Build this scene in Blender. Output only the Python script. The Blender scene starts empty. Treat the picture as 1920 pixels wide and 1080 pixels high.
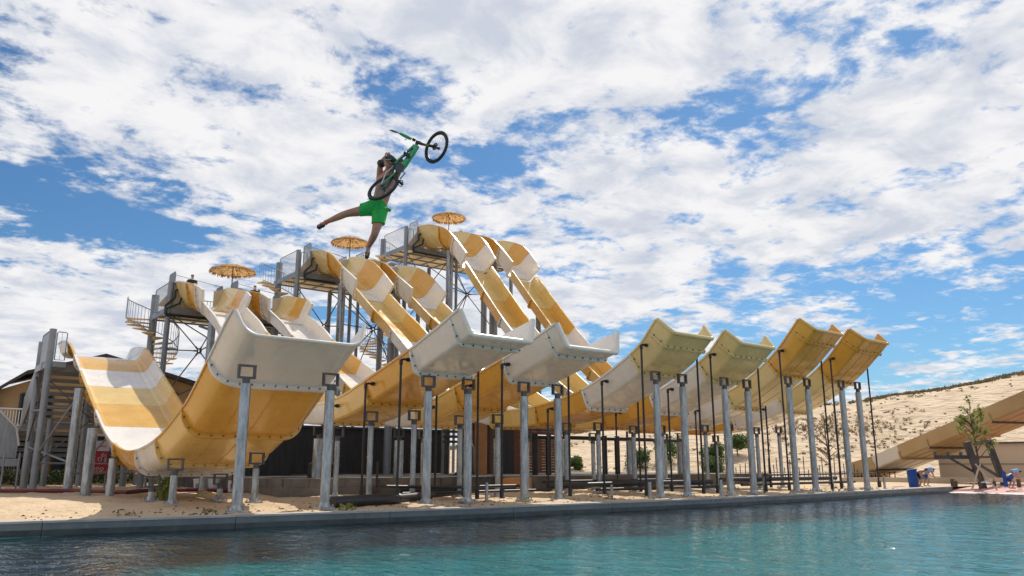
import bpy, bmesh, math, random
from mathutils import Vector, Matrix, noise
random.seed(7)
R=math.radians
S=0.62                      # survey unit -> metres
scn=bpy.context.scene
# ------------------------------------------------------------------ camera
PITCH=math.atan(330/1460.); TH=R(51.5)
cam=bpy.data.cameras.new('camera'); co=bpy.data.objects.new('camera',cam); scn.collection.objects.link(co)
cam.sensor_width=36; cam.lens=1460/1920*36; cam.clip_start=.1; cam.clip_end=3000
co.location=(0,0,1.5*S); co.rotation_euler=(math.pi/2+PITCH,0,TH-math.pi/2)
scn.camera=co
# ------------------------------------------------------------------ light
SUNV=Vector((.74,.38,1.0)).normalized()
EL=math.asin(SUNV.z); AZ=math.atan2(SUNV.x,SUNV.y)
sd=bpy.data.lights.new('sun','SUN'); sd.energy=4.8; sd.angle=R(.5); sd.color=(1,.95,.87)
so=bpy.data.objects.new('sun',sd); scn.collection.objects.link(so)
so.rotation_euler=SUNV.to_track_quat('Z','Y').to_euler()
W=bpy.data.worlds.new('World'); scn.world=W; W.use_nodes=True
nt=W.node_tree; nt.nodes.clear(); N=nt.nodes.new; LK=nt.links.new
out=N('ShaderNodeOutputWorld'); bg=N('ShaderNodeBackground'); LK(bg.outputs[0],out.inputs[0])
sky=N('ShaderNodeTexSky'); sky.sky_type='NISHITA'; sky.sun_disc=False; sky.sun_elevation=EL; sky.sun_rotation=AZ
sky.air_density=1.0; sky.dust_density=.5; sky.ozone_density=2.5
bg.inputs[1].default_value=.1
def mth(op,a,b=None,c=None,clamp=False):
    n=N('ShaderNodeMath'); n.operation=op; n.use_clamp=clamp
    for i,v in enumerate((a,b,c)):
        if v is None: continue
        if isinstance(v,(int,float)): n.inputs[i].default_value=v
        else: LK(v,n.inputs[i])
    return n.outputs[0]
def vm(op,a,b):
    n=N('ShaderNodeVectorMath'); n.operation=op
    for i,v in enumerate((a,b)):
        if isinstance(v,(tuple,Vector)): n.inputs[i].default_value=v
        else: LK(v,n.inputs[i])
    return n
def ramp(v,a,b,lo=0,hi=1,smooth=True):
    n=N('ShaderNodeMapRange'); n.interpolation_type='SMOOTHSTEP' if smooth else 'LINEAR'; n.clamp=True
    LK(v,n.inputs[0]); n.inputs[1].default_value=a; n.inputs[2].default_value=b; n.inputs[3].default_value=lo; n.inputs[4].default_value=hi
    return n.outputs[0]
tc=N('ShaderNodeTexCoord'); D=tc.outputs['Generated']
sep=N('ShaderNodeSeparateXYZ'); LK(D,sep.inputs[0])
zz=mth('ADD',mth('MAXIMUM',sep.outputs[2],0.0),.13)
px=mth('DIVIDE',sep.outputs[0],zz); py=mth('DIVIDE',sep.outputs[1],zz)
cmb=N('ShaderNodeCombineXYZ'); LK(px,cmb.inputs[0]); LK(py,cmb.inputs[1])
def nz(vec,scale,detail,rough,dist=0,off=(0,0,0)):
    a=vm('ADD',vec,off); n=N('ShaderNodeTexNoise'); LK(a.outputs[0],n.inputs[0])
    n.inputs['Scale'].default_value=scale; n.inputs['Detail'].default_value=detail; n.inputs['Roughness'].default_value=rough; n.inputs['Distortion'].default_value=dist
    return n.outputs[0]
big=nz(cmb.outputs[0],.75,5,.5,.3,(4.1,1.7,0)); mid=nz(cmb.outputs[0],4.2,10,.62,.25,(2,7,0)); fine=nz(cmb.outputs[0],15,8,.62,.2)
dens=mth('ADD',mth('ADD',mth('MULTIPLY',big,.55),mth('MULTIPLY',mid,.75)),mth('MULTIPLY',fine,.34))
# broad clear gaps and banks: (azimuth deg from the view axis, elevation deg, half width, half height, weight)
FW=Vector((math.cos(TH),math.sin(TH),0)); EE=Vector((math.sin(TH),-math.cos(TH),0))
def patch(az,el,wa,we,wt,rot=0):
    global dens
    a=math.radians(az); el_=math.radians(el)
    c=(FW*math.cos(a)+EE*math.sin(a))*math.cos(el_)+Vector((0,0,math.sin(el_)))
    t=(EE*math.cos(a)-FW*math.sin(a)); u=c.cross(t)*-1 if c.cross(t).z<0 else c.cross(t)
    r_=math.radians(rot); t2=t*math.cos(r_)+u*math.sin(r_); u2=u*math.cos(r_)-t*math.sin(r_)
    dx=mth('DIVIDE',vm('DOT_PRODUCT',D,t2).outputs['Value'],math.sin(math.radians(wa)))
    dy=mth('DIVIDE',vm('DOT_PRODUCT',D,u2).outputs['Value'],math.sin(math.radians(we)))
    q=mth('ADD',mth('MULTIPLY',dx,dx),mth('MULTIPLY',dy,dy))
    fr=mth('GREATER_THAN',vm('DOT_PRODUCT',D,c).outputs['Value'],0)
    dens=mth('ADD',dens,mth('MULTIPLY',mth('MULTIPLY',mth('EXPONENT',mth('MULTIPLY',q,-1)),wt),fr))
PATCHES=[]
PATCHES=[(-8.5,27.5,8,3.2,-.10,-8),(-1.6,22.3,3.5,2.2,-.07,-20),(6.5,20.5,8,3.2,.11,-5),(3,26,6,2.2,.06,10),(28,26.5,8,1.8,-.10,25),(19,25,5,2.2,-.09,20),(-28,15.5,11,2.6,-.17,-12),(31,8,11,4.5,-.15,8),(15,11.5,9,1.8,-.08,10),
 (-25.5,23.5,4,2,-.07,0),(-18,20,10,4,.07,-20),(15,17.5,18,3.2,.09,0),(8,32,16,4.5,.08,5),(-30,9,13,3.2,.13,0),(30,20.5,10,3.2,.05,15),(-22,31,10,4,.03,-20)]
for p_ in PATCHES: patch(*p_)
cov=ramp(dens,.705,.85)
thick=ramp(dens,.80,1.06)
shade=nz(cmb.outputs[0],4.5,9,.6,.3,(1.2,.4,0))
br=mth('ADD',ramp(shade,.35,.65,.80,.98),mth('MULTIPLY',thick,-.06))
ccol=N('ShaderNodeMixRGB'); LK(ramp(shade,.32,.62),ccol.inputs[0]); ccol.inputs[1].default_value=(.60,.645,.74,1); ccol.inputs[2].default_value=(.93,.92,.93,1)
cs=vm('SCALE',ccol.outputs[0],(0,0,0)); cs.inputs[3].default_value=10.0
skys=vm('MULTIPLY',sky.outputs[0],(.47,.74,.93))
mix=N('ShaderNodeMixRGB'); LK(cov,mix.inputs[0]); LK(skys.outputs[0],mix.inputs[1]); LK(cs.outputs[0],mix.inputs[2])
LK(mix.outputs[0],bg.inputs[0])
scn.view_settings.view_transform='Standard'; scn.view_settings.look='None'; scn.view_settings.exposure=0; scn.view_settings.gamma=1
scn.view_settings.use_curve_mapping=False
# ------------------------------------------------------------------ materials
def lin(c): return tuple(((x/12.92) if x<=.04045 else ((x+.055)/1.055)**2.4) for x in c)
def mat(name,col,rough=.6,col2=None,scale=3,metal=0,bump=0,bscale=20,detail=6,trans=0,subs=0,coat=0,spec=.5,sheen=0,contrast=(.35,.65),bdist=.05,stretch=None,emis=None):
    m=bpy.data.materials.new(name); m.use_nodes=True; t=m.node_tree; b=t.nodes['Principled BSDF']
    b.inputs['Base Color'].default_value=(*col,1); b.inputs['Roughness'].default_value=rough; b.inputs['Metallic'].default_value=metal
    b.inputs['Specular IOR Level'].default_value=spec
    if coat: b.inputs['Coat Weight'].default_value=coat; b.inputs['Coat Roughness'].default_value=.08
    tcn=t.nodes.new('ShaderNodeTexCoord'); src=tcn.outputs['Object']
    if stretch:
        mp=t.nodes.new('ShaderNodeMapping'); mp.inputs['Scale'].default_value=stretch; t.links.new(src,mp.inputs[0]); src=mp.outputs[0]
    if col2:
        n=t.nodes.new('ShaderNodeTexNoise'); n.inputs['Scale'].default_value=scale; n.inputs['Detail'].default_value=detail; n.inputs['Roughness'].default_value=.6; t.links.new(src,n.inputs[0])
        r=t.nodes.new('ShaderNodeValToRGB'); t.links.new(n.outputs[0],r.inputs[0])
        r.color_ramp.elements[0].position=contrast[0]; r.color_ramp.elements[1].position=contrast[1]
        r.color_ramp.elements[0].color=(*col,1); r.color_ramp.elements[1].color=(*col2,1); t.links.new(r.outputs[0],b.inputs['Base Color'])
    if bump:
        n=t.nodes.new('ShaderNodeTexNoise'); n.inputs['Scale'].default_value=bscale; n.inputs['Detail'].default_value=5; t.links.new(src,n.inputs[0])
        bp=t.nodes.new('ShaderNodeBump'); bp.inputs['Strength'].default_value=bump; bp.inputs['Distance'].default_value=bdist; t.links.new(n.outputs[0],bp.inputs['Height']); t.links.new(bp.outputs[0],b.inputs['Normal'])
    if trans:     # thin translucent sheet: light passes through
        tr=t.nodes.new('ShaderNodeBsdfTranslucent'); mx=t.nodes.new('ShaderNodeMixShader'); mx.inputs[0].default_value=trans
        if col2: t.links.new(r.outputs[0],tr.inputs[0])
        else: tr.inputs[0].default_value=(*col,1)
        o=t.nodes['Material Output']; t.links.new(b.outputs[0],mx.inputs[1]); t.links.new(tr.outputs[0],mx.inputs[2]); t.links.new(mx.outputs[0],o.inputs[0])
    return m
M={}
M['W']=mat('gelcoat_white',(.76,.70,.63),.2,(.82,.77,.70),.8,trans=.09,coat=.4)
M['O']=mat('gelcoat_ochre',(.70,.385,.06),.2,(.76,.45,.09),.8,trans=.15,coat=.4)
M['Y']=mat('gelcoat_straw',(.74,.51,.16),.2,(.79,.57,.21),.8,trans=.15,coat=.4)
M['P']=mat('gelcoat_cream',(.73,.58,.27),.2,(.78,.63,.32),.8,trans=.15,coat=.4)
M['galv']=mat('galvanised_steel',(.20,.225,.25),.42,(.48,.51,.54),2.5,metal=.55,contrast=(.3,.7),stretch=(6,6,1.2))
M['tower']=mat('tower_steel_paint',(.20,.22,.245),.5,(.27,.29,.315),1.5,metal=.3)
M['dsteel']=mat('dark_bracket_steel',(.075,.078,.085),.5,(.12,.12,.13),4,metal=.4)
M['black']=mat('black_plastic_pipe',(.012,.012,.014),.45,(.022,.022,.025),3)
M['bolt']=mat('bolt_steel',(.05,.05,.055),.4,metal=.5)
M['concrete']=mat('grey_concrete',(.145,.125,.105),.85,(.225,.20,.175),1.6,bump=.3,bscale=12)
M['rimc']=mat('pool_rim_concrete',(.085,.12,.14),.8,(.13,.165,.185),1.3,bump=.3,bscale=9)  # shade and teal water reflection are put into this dark bluish colour
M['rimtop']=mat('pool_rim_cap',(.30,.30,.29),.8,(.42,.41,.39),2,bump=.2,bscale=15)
M['darkconc']=mat('shaded_concrete',(.055,.05,.045),.9,(.16,.14,.12),.9,bump=.3,bscale=8)  # dark tone paints in the shade below the slides
M['wet']=mat('wet_algae_concrete',(.02,.035,.04),.4,(.05,.07,.075),3)
M['sand']=mat('pale_beach_sand',(.46,.335,.205),.95,(.58,.435,.28),.9,bump=.8,bscale=5,bdist=.1,detail=10)
M['dunesand']=mat('dune_sand',(.47,.345,.22),.95,(.56,.43,.29),.35,bump=1.0,bscale=.9,bdist=.7,detail=12,contrast=(.38,.6))
M['thatch']=mat('palm_thatch',(.46,.27,.11),.9,(.66,.42,.19),6,trans=.42)
M['wood']=mat('red_brown_wood',(.13,.045,.022),.75,(.20,.08,.04),2,stretch=(1,1,9))
M['orangewood']=mat('orange_board',(.42,.18,.06),.7,(.50,.24,.09),2)
M['tarp']=mat('dark_container_sheet',(.020,.020,.022),.65,(.038,.038,.040),.8,stretch=(8,8,1))
M['facade']=mat('ochre_render',(.40,.245,.115),.9,(.46,.29,.145),.7)
M['roof']=mat('dark_roof_sheet',(.05,.038,.034),.7,(.08,.06,.05),1)
M['glassdark']=mat('dark_window_glass',(.012,.016,.02),.12,(.03,.035,.04),.5)
M['frame']=mat('window_frame',(.04,.045,.05),.5)
M['whitepaint']=mat('white_painted_metal',(.52,.52,.53),.5,(.62,.62,.62),1)
M['stairside']=mat('grey_stair_sheet',(.26,.28,.31),.45,(.36,.38,.40),2,metal=.3,stretch=(6,6,1))
M['deckpanel']=mat('cream_deck_panel',(.72,.60,.42),.7,(.78,.67,.50),1,trans=.5)
M['box']=mat('beige_start_box_panel',(.42,.34,.24),.6,(.48,.40,.29),1)
M['mesh']=mat('railing_mesh_panel',(.26,.29,.33),.4,metal=.5)
M['skin']=mat('tanned_skin',(.33,.15,.095),.45,(.42,.20,.13),8)
M['skinp']=mat('fair_skin',(.42,.24,.17),.5,(.48,.28,.2),8)  # lighter skin tone for the seated and beach figures
M['green']=mat('bright_green_cloth',(.012,.33,.055),.8,(.018,.42,.08),9,bump=.3,bscale=25)
M['gframe']=mat('green_bike_paint',(.02,.30,.12),.3,(.025,.36,.15),3,coat=.5)
M['rubber']=mat('tyre_rubber',(.014,.014,.014),.7,(.03,.03,.03),30)
M['alloy']=mat('spoke_alloy',(.45,.46,.48),.3,metal=.8)
M['redpad']=mat('red_orange_ankle_guard',(.62,.09,.04),.7)
M['cap']=mat('grey_green_cap_cloth',(.045,.055,.05),.7,(.07,.08,.075),6)
M['blue']=mat('blue_towel',(.012,.05,.24),.8,(.02,.08,.33),5)
M['bluel']=mat('pale_blue_towel',(.10,.30,.62),.8,(.3,.5,.75),5)
M['navy']=mat('dark_tshirt',(.02,.025,.035),.8)
M['hair']=mat('dark_brown_hair',(.03,.018,.012),.7)
M['leaf']=mat('green_leaf',(.05,.10,.02),.6,(.10,.16,.035),6,trans=.35)
M['leafy']=mat('yellow_green_leaf',(.22,.25,.07),.6,(.32,.34,.10),6,trans=.4)
M['leafd']=mat('dark_hedge_leaf',(.03,.055,.02),.6,(.06,.10,.04),6,trans=.25)
M['scrub']=mat('dry_dune_scrub',(.10,.095,.04),.9,(.22,.18,.09),3,trans=.2)
M['scrubb']=mat('brown_dune_twigs',(.20,.13,.07),.9,(.30,.21,.12),3,trans=.2)
M['bark']=mat('brown_bark',(.09,.065,.045),.9,(.14,.10,.07),8)
M['timber']=mat('weathered_dark_timber',(.045,.045,.046),.8,(.08,.075,.07),4)
M['tanslide']=mat('tan_fibreglass',(.40,.25,.105),.4,(.48,.33,.155),.6)
M['tanw']=mat('white_tan_fibreglass',(.62,.55,.46),.35,(.66,.6,.5),.6)
M['redsign']=mat('red_sign_board',(.38,.02,.03),.6)
M['whitesign']=mat('pale_sign_print',(.60,.52,.58),.6)
M['darkred']=mat('dark_red_hose',(.13,.015,.022),.6,(.2,.03,.035),2)
M['bucket']=mat('white_bucket_plastic',(.62,.64,.68),.4,(.7,.72,.75),3)
M['label']=mat('blue_bucket_label',(.05,.12,.30),.5,(.4,.3,.25),12)
M['pink']=mat('pink_beach_paving',(.52,.30,.26),.9,(.60,.38,.32),1,bump=.1)
M['bwall']=mat('beige_store_wall',(.50,.40,.28),.9,(.55,.45,.32),.4)
M['hoseyellow']=mat('yellow_hose',(.45,.34,.08),.5)  # one even yellow for the garden hose
def weather(m,amt=.16):
    t=m.node_tree; b=t.nodes['Principled BSDF']; src=b.inputs['Base Color'].links[0].from_socket
    tcn=t.nodes.new('ShaderNodeTexCoord'); mp=t.nodes.new('ShaderNodeMapping'); mp.inputs['Scale'].default_value=(3.2,.45,.45); t.links.new(tcn.outputs['Object'],mp.inputs[0])
    n=t.nodes.new('ShaderNodeTexNoise'); n.inputs['Scale'].default_value=2.2; n.inputs['Detail'].default_value=9; n.inputs['Roughness'].default_value=.68; t.links.new(mp.outputs[0],n.inputs[0])
    r=t.nodes.new('ShaderNodeMapRange'); t.links.new(n.outputs[0],r.inputs[0]); r.inputs[1].default_value=.52; r.inputs[2].default_value=.78; r.inputs[3].default_value=0; r.inputs[4].default_value=amt
    x=t.nodes.new('ShaderNodeMixRGB'); t.links.new(r.outputs[0],x.inputs[0]); t.links.new(src,x.inputs[1]); x.inputs[2].default_value=(.26,.22,.16,1); t.links.new(x.outputs[0],b.inputs['Base Color'])
    n2=t.nodes.new('ShaderNodeTexNoise'); n2.inputs['Scale'].default_value=1.6; n2.inputs['Detail'].default_value=6; t.links.new(tcn.outputs['Object'],n2.inputs[0])
    r2=t.nodes.new('ShaderNodeMapRange'); t.links.new(n2.outputs[0],r2.inputs[0]); r2.inputs[1].default_value=.3; r2.inputs[2].default_value=.7; r2.inputs[3].default_value=.12; r2.inputs[4].default_value=.42; t.links.new(r2.outputs[0],b.inputs['Roughness'])
    bp=t.nodes.new('ShaderNodeBump'); bp.inputs['Strength'].default_value=.35; bp.inputs['Distance'].default_value=.03; n3=t.nodes.new('ShaderNodeTexNoise'); n3.inputs['Scale'].default_value=1.1; n3.inputs['Detail'].default_value=3; t.links.new(tcn.outputs['Object'],n3.inputs[0]); t.links.new(n3.outputs[0],bp.inputs['Height']); t.links.new(bp.outputs[0],b.inputs['Normal'])
for k_ in 'WOYP': weather(M[k_])
weather(M['rimc'],.5); weather(M['galv'],.4)
# pool floor and water
M['poolfloor']=mat('turquoise_pool_liner',(.012,.20,.19),.8,(.02,.30,.28),.35,contrast=(.38,.62))
wm=bpy.data.materials.new('rippled_pool_water'); wm.use_nodes=True; t=wm.node_tree; t.nodes.clear()
o=t.nodes.new('ShaderNodeOutputMaterial'); gl=t.nodes.new('ShaderNodeBsdfGlossy'); gl.inputs['Roughness'].default_value=.075; gl.inputs[0].default_value=(.80,.84,.88,1)
tp=t.nodes.new('ShaderNodeBsdfTransparent'); tp.inputs[0].default_value=(.45,.80,.82,1)
df=t.nodes.new('ShaderNodeBsdfDiffuse'); df.inputs[0].default_value=(.003,.10,.10,1)
m0=t.nodes.new('ShaderNodeMixShader'); m0.inputs[0].default_value=.88; oc=t.nodes.new('ShaderNodeTexCoord'); sx=t.nodes.new('ShaderNodeSeparateXYZ'); t.links.new(oc.outputs['Object'],sx.inputs[0])
nb=t.nodes.new('ShaderNodeTexNoise'); nb.inputs['Scale'].default_value=.55; nb.inputs['Detail'].default_value=5; t.links.new(oc.outputs['Object'],nb.inputs[0])
ma=t.nodes.new('ShaderNodeMath'); ma.operation='MULTIPLY_ADD'; ma.inputs[1].default_value=3.2; t.links.new(nb.outputs[0],ma.inputs[0]); t.links.new(sx.outputs[1],ma.inputs[2])
mr=t.nodes.new('ShaderNodeMapRange'); mr.interpolation_type='SMOOTHSTEP'; t.links.new(ma.outputs[0],mr.inputs[0]); mr.inputs[1].default_value=15.0*S+.6; mr.inputs[2].default_value=15.0*S+2.7
mc=t.nodes.new('ShaderNodeMixRGB'); t.links.new(mr.outputs[0],mc.inputs[0]); mc.inputs[1].default_value=(.004,.17,.19,1); mc.inputs[2].default_value=(.004,.022,.030,1); t.links.new(mc.outputs[0],df.inputs[0])   # pale shallow shelf, dark deep landing zone
t.links.new(tp.outputs[0],m0.inputs[1]); t.links.new(df.outputs[0],m0.inputs[2])
mx=t.nodes.new('ShaderNodeMixShader'); fr=t.nodes.new('ShaderNodeFresnel'); fr.inputs[0].default_value=1.33
tcn=t.nodes.new('ShaderNodeTexCoord'); mp=t.nodes.new('ShaderNodeMapping'); t.links.new(tcn.outputs['Object'],mp.inputs[0]); mp.inputs['Rotation'].default_value=(0,0,-(TH-math.pi/2)); mp.inputs['Scale'].default_value=(1.9,.8,1)
n1=t.nodes.new('ShaderNodeTexNoise'); n1.inputs['Scale'].default_value=3.6; n1.inputs['Detail'].default_value=3; n1.inputs['Roughness'].default_value=.6; n1.inputs['Distortion'].default_value=.6; t.links.new(mp.outputs[0],n1.inputs[0])
n2=t.nodes.new('ShaderNodeTexNoise'); n2.inputs['Scale'].default_value=.7; n2.inputs['Detail'].default_value=3; t.links.new(mp.outputs[0],n2.inputs[0])
ad=t.nodes.new('ShaderNodeMath'); ad.operation='MULTIPLY_ADD'; ad.inputs[1].default_value=1.5; t.links.new(n2.outputs[0],ad.inputs[0]); t.links.new(n1.outputs[0],ad.inputs[2])
bp=t.nodes.new('ShaderNodeBump'); bp.inputs['Strength'].default_value=1.0; bp.inputs['Distance'].default_value=.028; t.links.new(ad.outputs[0],bp.inputs['Height'])
t.links.new(bp.outputs[0],gl.inputs['Normal']); t.links.new(bp.outputs[0],fr.inputs['Normal'])
t.links.new(fr.outputs[0],mx.inputs[0]); t.links.new(m0.outputs[0],mx.inputs[1]); t.links.new(gl.outputs[0],mx.inputs[2]); t.links.new(mx.outputs[0],o.inputs[0])
M['water']=wm
# clear sheet for the mesh infill of guard rails
def clearmat(name,col,alpha):
    m=bpy.data.materials.new(name); m.use_nodes=True; t=m.node_tree; b=t.nodes['Principled BSDF']
    b.inputs['Base Color'].default_value=(*col,1); b.inputs['Roughness'].default_value=.3; tr=t.nodes.new('ShaderNodeBsdfTransparent')
    mx=t.nodes.new('ShaderNodeMixShader'); mx.inputs[0].default_value=alpha; t.links.new(tr.outputs[0],mx.inputs[1]); t.links.new(b.outputs[0],mx.inputs[2]); t.links.new(mx.outputs[0],t.nodes['Material Output'].inputs[0]); return m
M['mesh_light']=clearmat('clear_guard_sheet',(.62,.68,.74),.12)
M['mesh_dark']=clearmat('dark_guard_sheet',(.22,.24,.27),.9)
# ------------------------------------------------------------------ mesh helper
COL=scn.collection
def tag(o,label=None,cat=None,group=None,kind=None):
    if label: o['label']=label
    if cat: o['category']=cat
    if group: o['group']=group
    if kind: o['kind']=kind
    return o
def thing(name,base,label,cat,group=None):
    o=bpy.data.objects.new(name,None); COL.objects.link(o); o.location=Vector(base)*S; o['base']=Vector(base)
    o.empty_display_size=.3
    return tag(o,label,cat,group)
def root(o):
    while o.parent: o=o.parent
    return o
BASE={}
class MB:
    def __init__(s): s.v=[]; s.f=[]; s.sm=[]
    def add(s,vs,fs,smooth=False):
        k=len(s.v); s.v+= [Vector(v) for v in vs]
        for f in fs: s.f.append(tuple(i+k for i in f)); s.sm.append(smooth)
        return s
    def box(s,a,b,bev=0):
        (x0,y0,z0),(x1,y1,z1)=a,b
        s.add([(x0,y0,z0),(x1,y0,z0),(x1,y1,z0),(x0,y1,z0),(x0,y0,z1),(x1,y0,z1),(x1,y1,z1),(x0,y1,z1)],
              [(0,3,2,1),(4,5,6,7),(0,1,5,4),(1,2,6,5),(2,3,7,6),(3,0,4,7)]); return s
    def obox(s,p0,p1,w,h,up=(0,0,1)):      # beam from p0 to p1
        p0=Vector(p0);p1=Vector(p1);d=(p1-p0).normalized();u=Vector(up)
        if abs(d.dot(u))>.98: u=Vector((1,0,0))
        a=d.cross(u).normalized()*(w/2);b=a.cross(d).normalized()*(h/2)
        vs=[p0-a-b,p0+a-b,p0+a+b,p0-a+b,p1-a-b,p1+a-b,p1+a+b,p1-a+b]
        s.add(vs,[(0,1,2,3),(7,6,5,4),(1,0,4,5),(2,1,5,6),(3,2,6,7),(0,3,7,4)]); return s
    def tube(s,pts,r,n=10,cap=True,closed=False):
        pts=[Vector(p) for p in pts]; rs=r if isinstance(r,(list,tuple)) else [r]*len(pts)
        vs=[];fs=[]; L=len(pts); prev=None
        for i,p in enumerate(pts):
            if closed: d=(pts[(i+1)%L]-pts[i-1]).normalized()
            else: d=(pts[min(i+1,L-1)]-pts[max(i-1,0)]).normalized()
            if prev is None:
                u=Vector((0,0,1)) if abs(d.z)<.9 else Vector((1,0,0)); a=d.cross(u).normalized()
            else:
                a=(prev-d*prev.dot(d)).normalized()
            prev=a; b=d.cross(a)
            for k in range(n):
                t_=2*math.pi*k/n; vs.append(p+(a*math.cos(t_)+b*math.sin(t_))*rs[i])
        for i in range(L if closed else L-1):
            for k in range(n):
                j=(i+1)%L
                fs.append((i*n+k,i*n+(k+1)%n,j*n+(k+1)%n,j*n+k))
        k0=len(s.v); s.add(vs,fs,True)
        if cap and not closed:
            s.f.append(tuple(k0+k for k in range(n-1,-1,-1))); s.sm.append(False)
            s.f.append(tuple(k0+(L-1)*n+k for k in range(n))); s.sm.append(False)
        return s
    def quad(s,a,b,c,d): s.add([a,b,c,d],[(0,1,2,3)]); return s
    def build(s,name,m,parent=None,label=None,cat=None,group=None,kind=None,base=None):
        if parent is not None: bs=Vector(root(parent)['base']); 
        else: bs=Vector(base) if base is not None else Vector((0,0,0))
        me=bpy.data.meshes.new(name); me.from_pydata([(v-bs)*S for v in s.v],[],s.f)
        for p,q in zip(me.polygons,s.sm): p.use_smooth=q
        mm=m if isinstance(m,(list,tuple)) else [m]
        for q in mm: me.materials.append(M[q] if isinstance(q,str) else q)
        me.update()
        if any(s.sm) and len(s.v)<50000: me.set_sharp_from_angle(angle=R(9.5 if 'slide_section' in name or 'shell' in name else 50))
        o=bpy.data.objects.new(name,me); COL.objects.link(o)
        if parent is not None: o.parent=parent
        else: o.location=bs*S; o['base']=bs
        return tag(o,label,cat,group,kind)
def EN(e,n,z=0):  # point given by metres right of and ahead along the view axis on the ground
    p=EE*e+FW*n; return Vector((p.x,p.y,z))
# ================================================================== SETTING
RY=23.0   # pool rim front face (bows gently along its length)
RIMP=[(-40,26),(-5,25.6),(2.7,24.77),(5.7,24.2),(9,23.7),(15.4,22.95),(21.2,22.65),(28.5,22.4),(39.2,22.7),(56.5,23.9),(60,24.1),(2000,24.1)]
def rimY(x):
    if x<=RIMP[0][0]: return RIMP[0][1]
    for (a,ya),(b,yb) in zip(RIMP,RIMP[1:]):
        if a<=x<=b: return ya+(yb-ya)*(x-a)/(b-a)
    return 24.1
def sandh(x,y):
    a=noise.noise(Vector((x*.35,y*.35,0)))*.10+noise.noise(Vector((x*1.1,y*1.1,3)))*.085+noise.noise(Vector((x*2.6,y*2.6,5)))*.045
    k=min(1,max(0,(y-rimY(x)-.5)/1.2)); far=max(0,min(1,(90-y)/40))
    if x>58: k*=max(0,1-(x-58)/3)
    return a*k*far-.03
def grid(xs,ys,fn,name,m,kind='structure'):
    wy=lambda x,y: y+(rimY(x)-RY)*max(0,1-(y-RY)/25)
    mb=MB(); vs=[(x,wy(x,y),fn(x,y)) for y in ys for x in xs]; n=len(xs)
    mb.add(vs,[(j*n+i,j*n+i+1,(j+1)*n+i+1,(j+1)*n+i) for j in range(len(ys)-1) for i in range(n-1)],True)
    return mb.build(name,m,kind=kind)
xs=[-40+i*1.0 for i in range(42)]+[2+i*.2 for i in range(1,180)]+[38+i*.5 for i in range(42)]+[59+i*4 for i in range(12)]+[110+i*25 for i in range(30)]
ys=[RY+.42+i*.16 for i in range(80)]+[36.4+i*.8 for i in range(50)]+[77+i*10 for i in range(12)]+[210+i*60 for i in range(10)]
grid(xs,ys,sandh,'sand_ground','sand')
# ground right of the pool, and the pink beach paving
mb=MB(); mb.add([(62,-60,-.03),(900,-60,-.03),(900,24.6,-.034),(62,24.6,-.034)],[(0,1,2,3)]); mb.build('side_ground','pink',kind='structure')
mb=MB(); mb.add([(55.3,-60,-.42),(56.2,-60,-.33),(62,-60,-.03),(62,24.6,-.034),(57.02,24.6,-.30),(57.02,23.9,-.30),(56.2,23.85,-.33),(55.3,23.8,-.42)],[(0,1,2,3,4,5,6,7)]); mb.build('beach_ramp','pink',kind='structure')
mb=MB(); mb.add([(55.9,-60,-.349),(56.25,-60,-.318),(56.25,23.8,-.318),(55.9,23.8,-.349)],[(0,1,2,3)]); mb.build('pool_edge_line','whitepaint',kind='structure')
# pool rim: cap + wall
def strip(mb,x0,x1,ya,yb,z0,z1):
    y0,y1=rimY(x0),rimY(x1)
    mb.add([(x0,y0+ya,z0),(x1,y1+ya,z0),(x1,y1+yb,z0),(x0,y0+yb,z0),(x0,y0+ya,z1),(x1,y1+ya,z1),(x1,y1+yb,z1),(x0,y0+yb,z1)],[(0,3,2,1),(4,5,6,7),(0,1,5,4),(1,2,6,5),(2,3,7,6),(3,0,4,7)])
for nm,m,ya,yb,z0,z1,xe in (('pool_rim_wall','rimc',0,.45,-.9,-.03,57),('pool_rim_cap','rimtop',-.02,.46,-.027,.03,57.03),('waterline_stain','wet',-.006,-.001,-.36,-.20,57),('pool_side','poolfloor',-.05,-.004,-1.7,-.37,55.6)):
    mb=MB(); x=-40
    while x<xe-.01:
        x1=min(xe,x+4.85); n_=6
        for q in range(n_):
            a_=x+(x1-x)*q/n_+(.008 if q==0 else 0); b_=x+(x1-x)*(q+1)/n_-(.008 if q==n_-1 else 0); strip(mb,a_,b_,ya,yb,z0,z1)
        x=x1
    mb.build(nm,m,kind='structure')
mb=MB(); mb.add([(-40,-60,-1.7),(55.6,-60,-1.7),(55.6,26,-1.7),(-40,26,-1.7)],[(0,1,2,3)]); mb.build('pool_floor','poolfloor',kind='structure')
mb=MB(); mb.box((55.62,-60,-1.7),(55.72,rimY(55.6),-.36)); mb.build('pool_end_wall','poolfloor',kind='structure')
wx=[-40,-20,-8,-2]+[0+i*.09 for i in range(330)]+[29.7+i*.14 for i in range(188)]; wy=[-60,-30,-10,0,2]+[3.5+i*.085 for i in range(245)]
def wave(x,y):
    if x<-1 or y<1: return -.35
    N_=noise.noise
    q=.030*N_(Vector((x*1.5+y*.35,y*1.25,0)))+.022*N_(Vector((x*3.1,y*2.6-x*.4,7)))+.013*N_(Vector((x*5.6,y*4.6,3)))
    return -.35+q*.62*(.72+.5*N_(Vector((x*.23,y*.23,14))))
wv=[(x,y,wave(x,y)) for y in wy for x in wx]; n_=len(wx)
mb=MB(); mb.add(wv,[(j*n_+i,j*n_+i+1,(j+1)*n_+i+1,(j+1)*n_+i) for j in range(len(wy)-1) for i in range(n_-1)],True); mb.build('pool_water','water',kind='structure')
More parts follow.
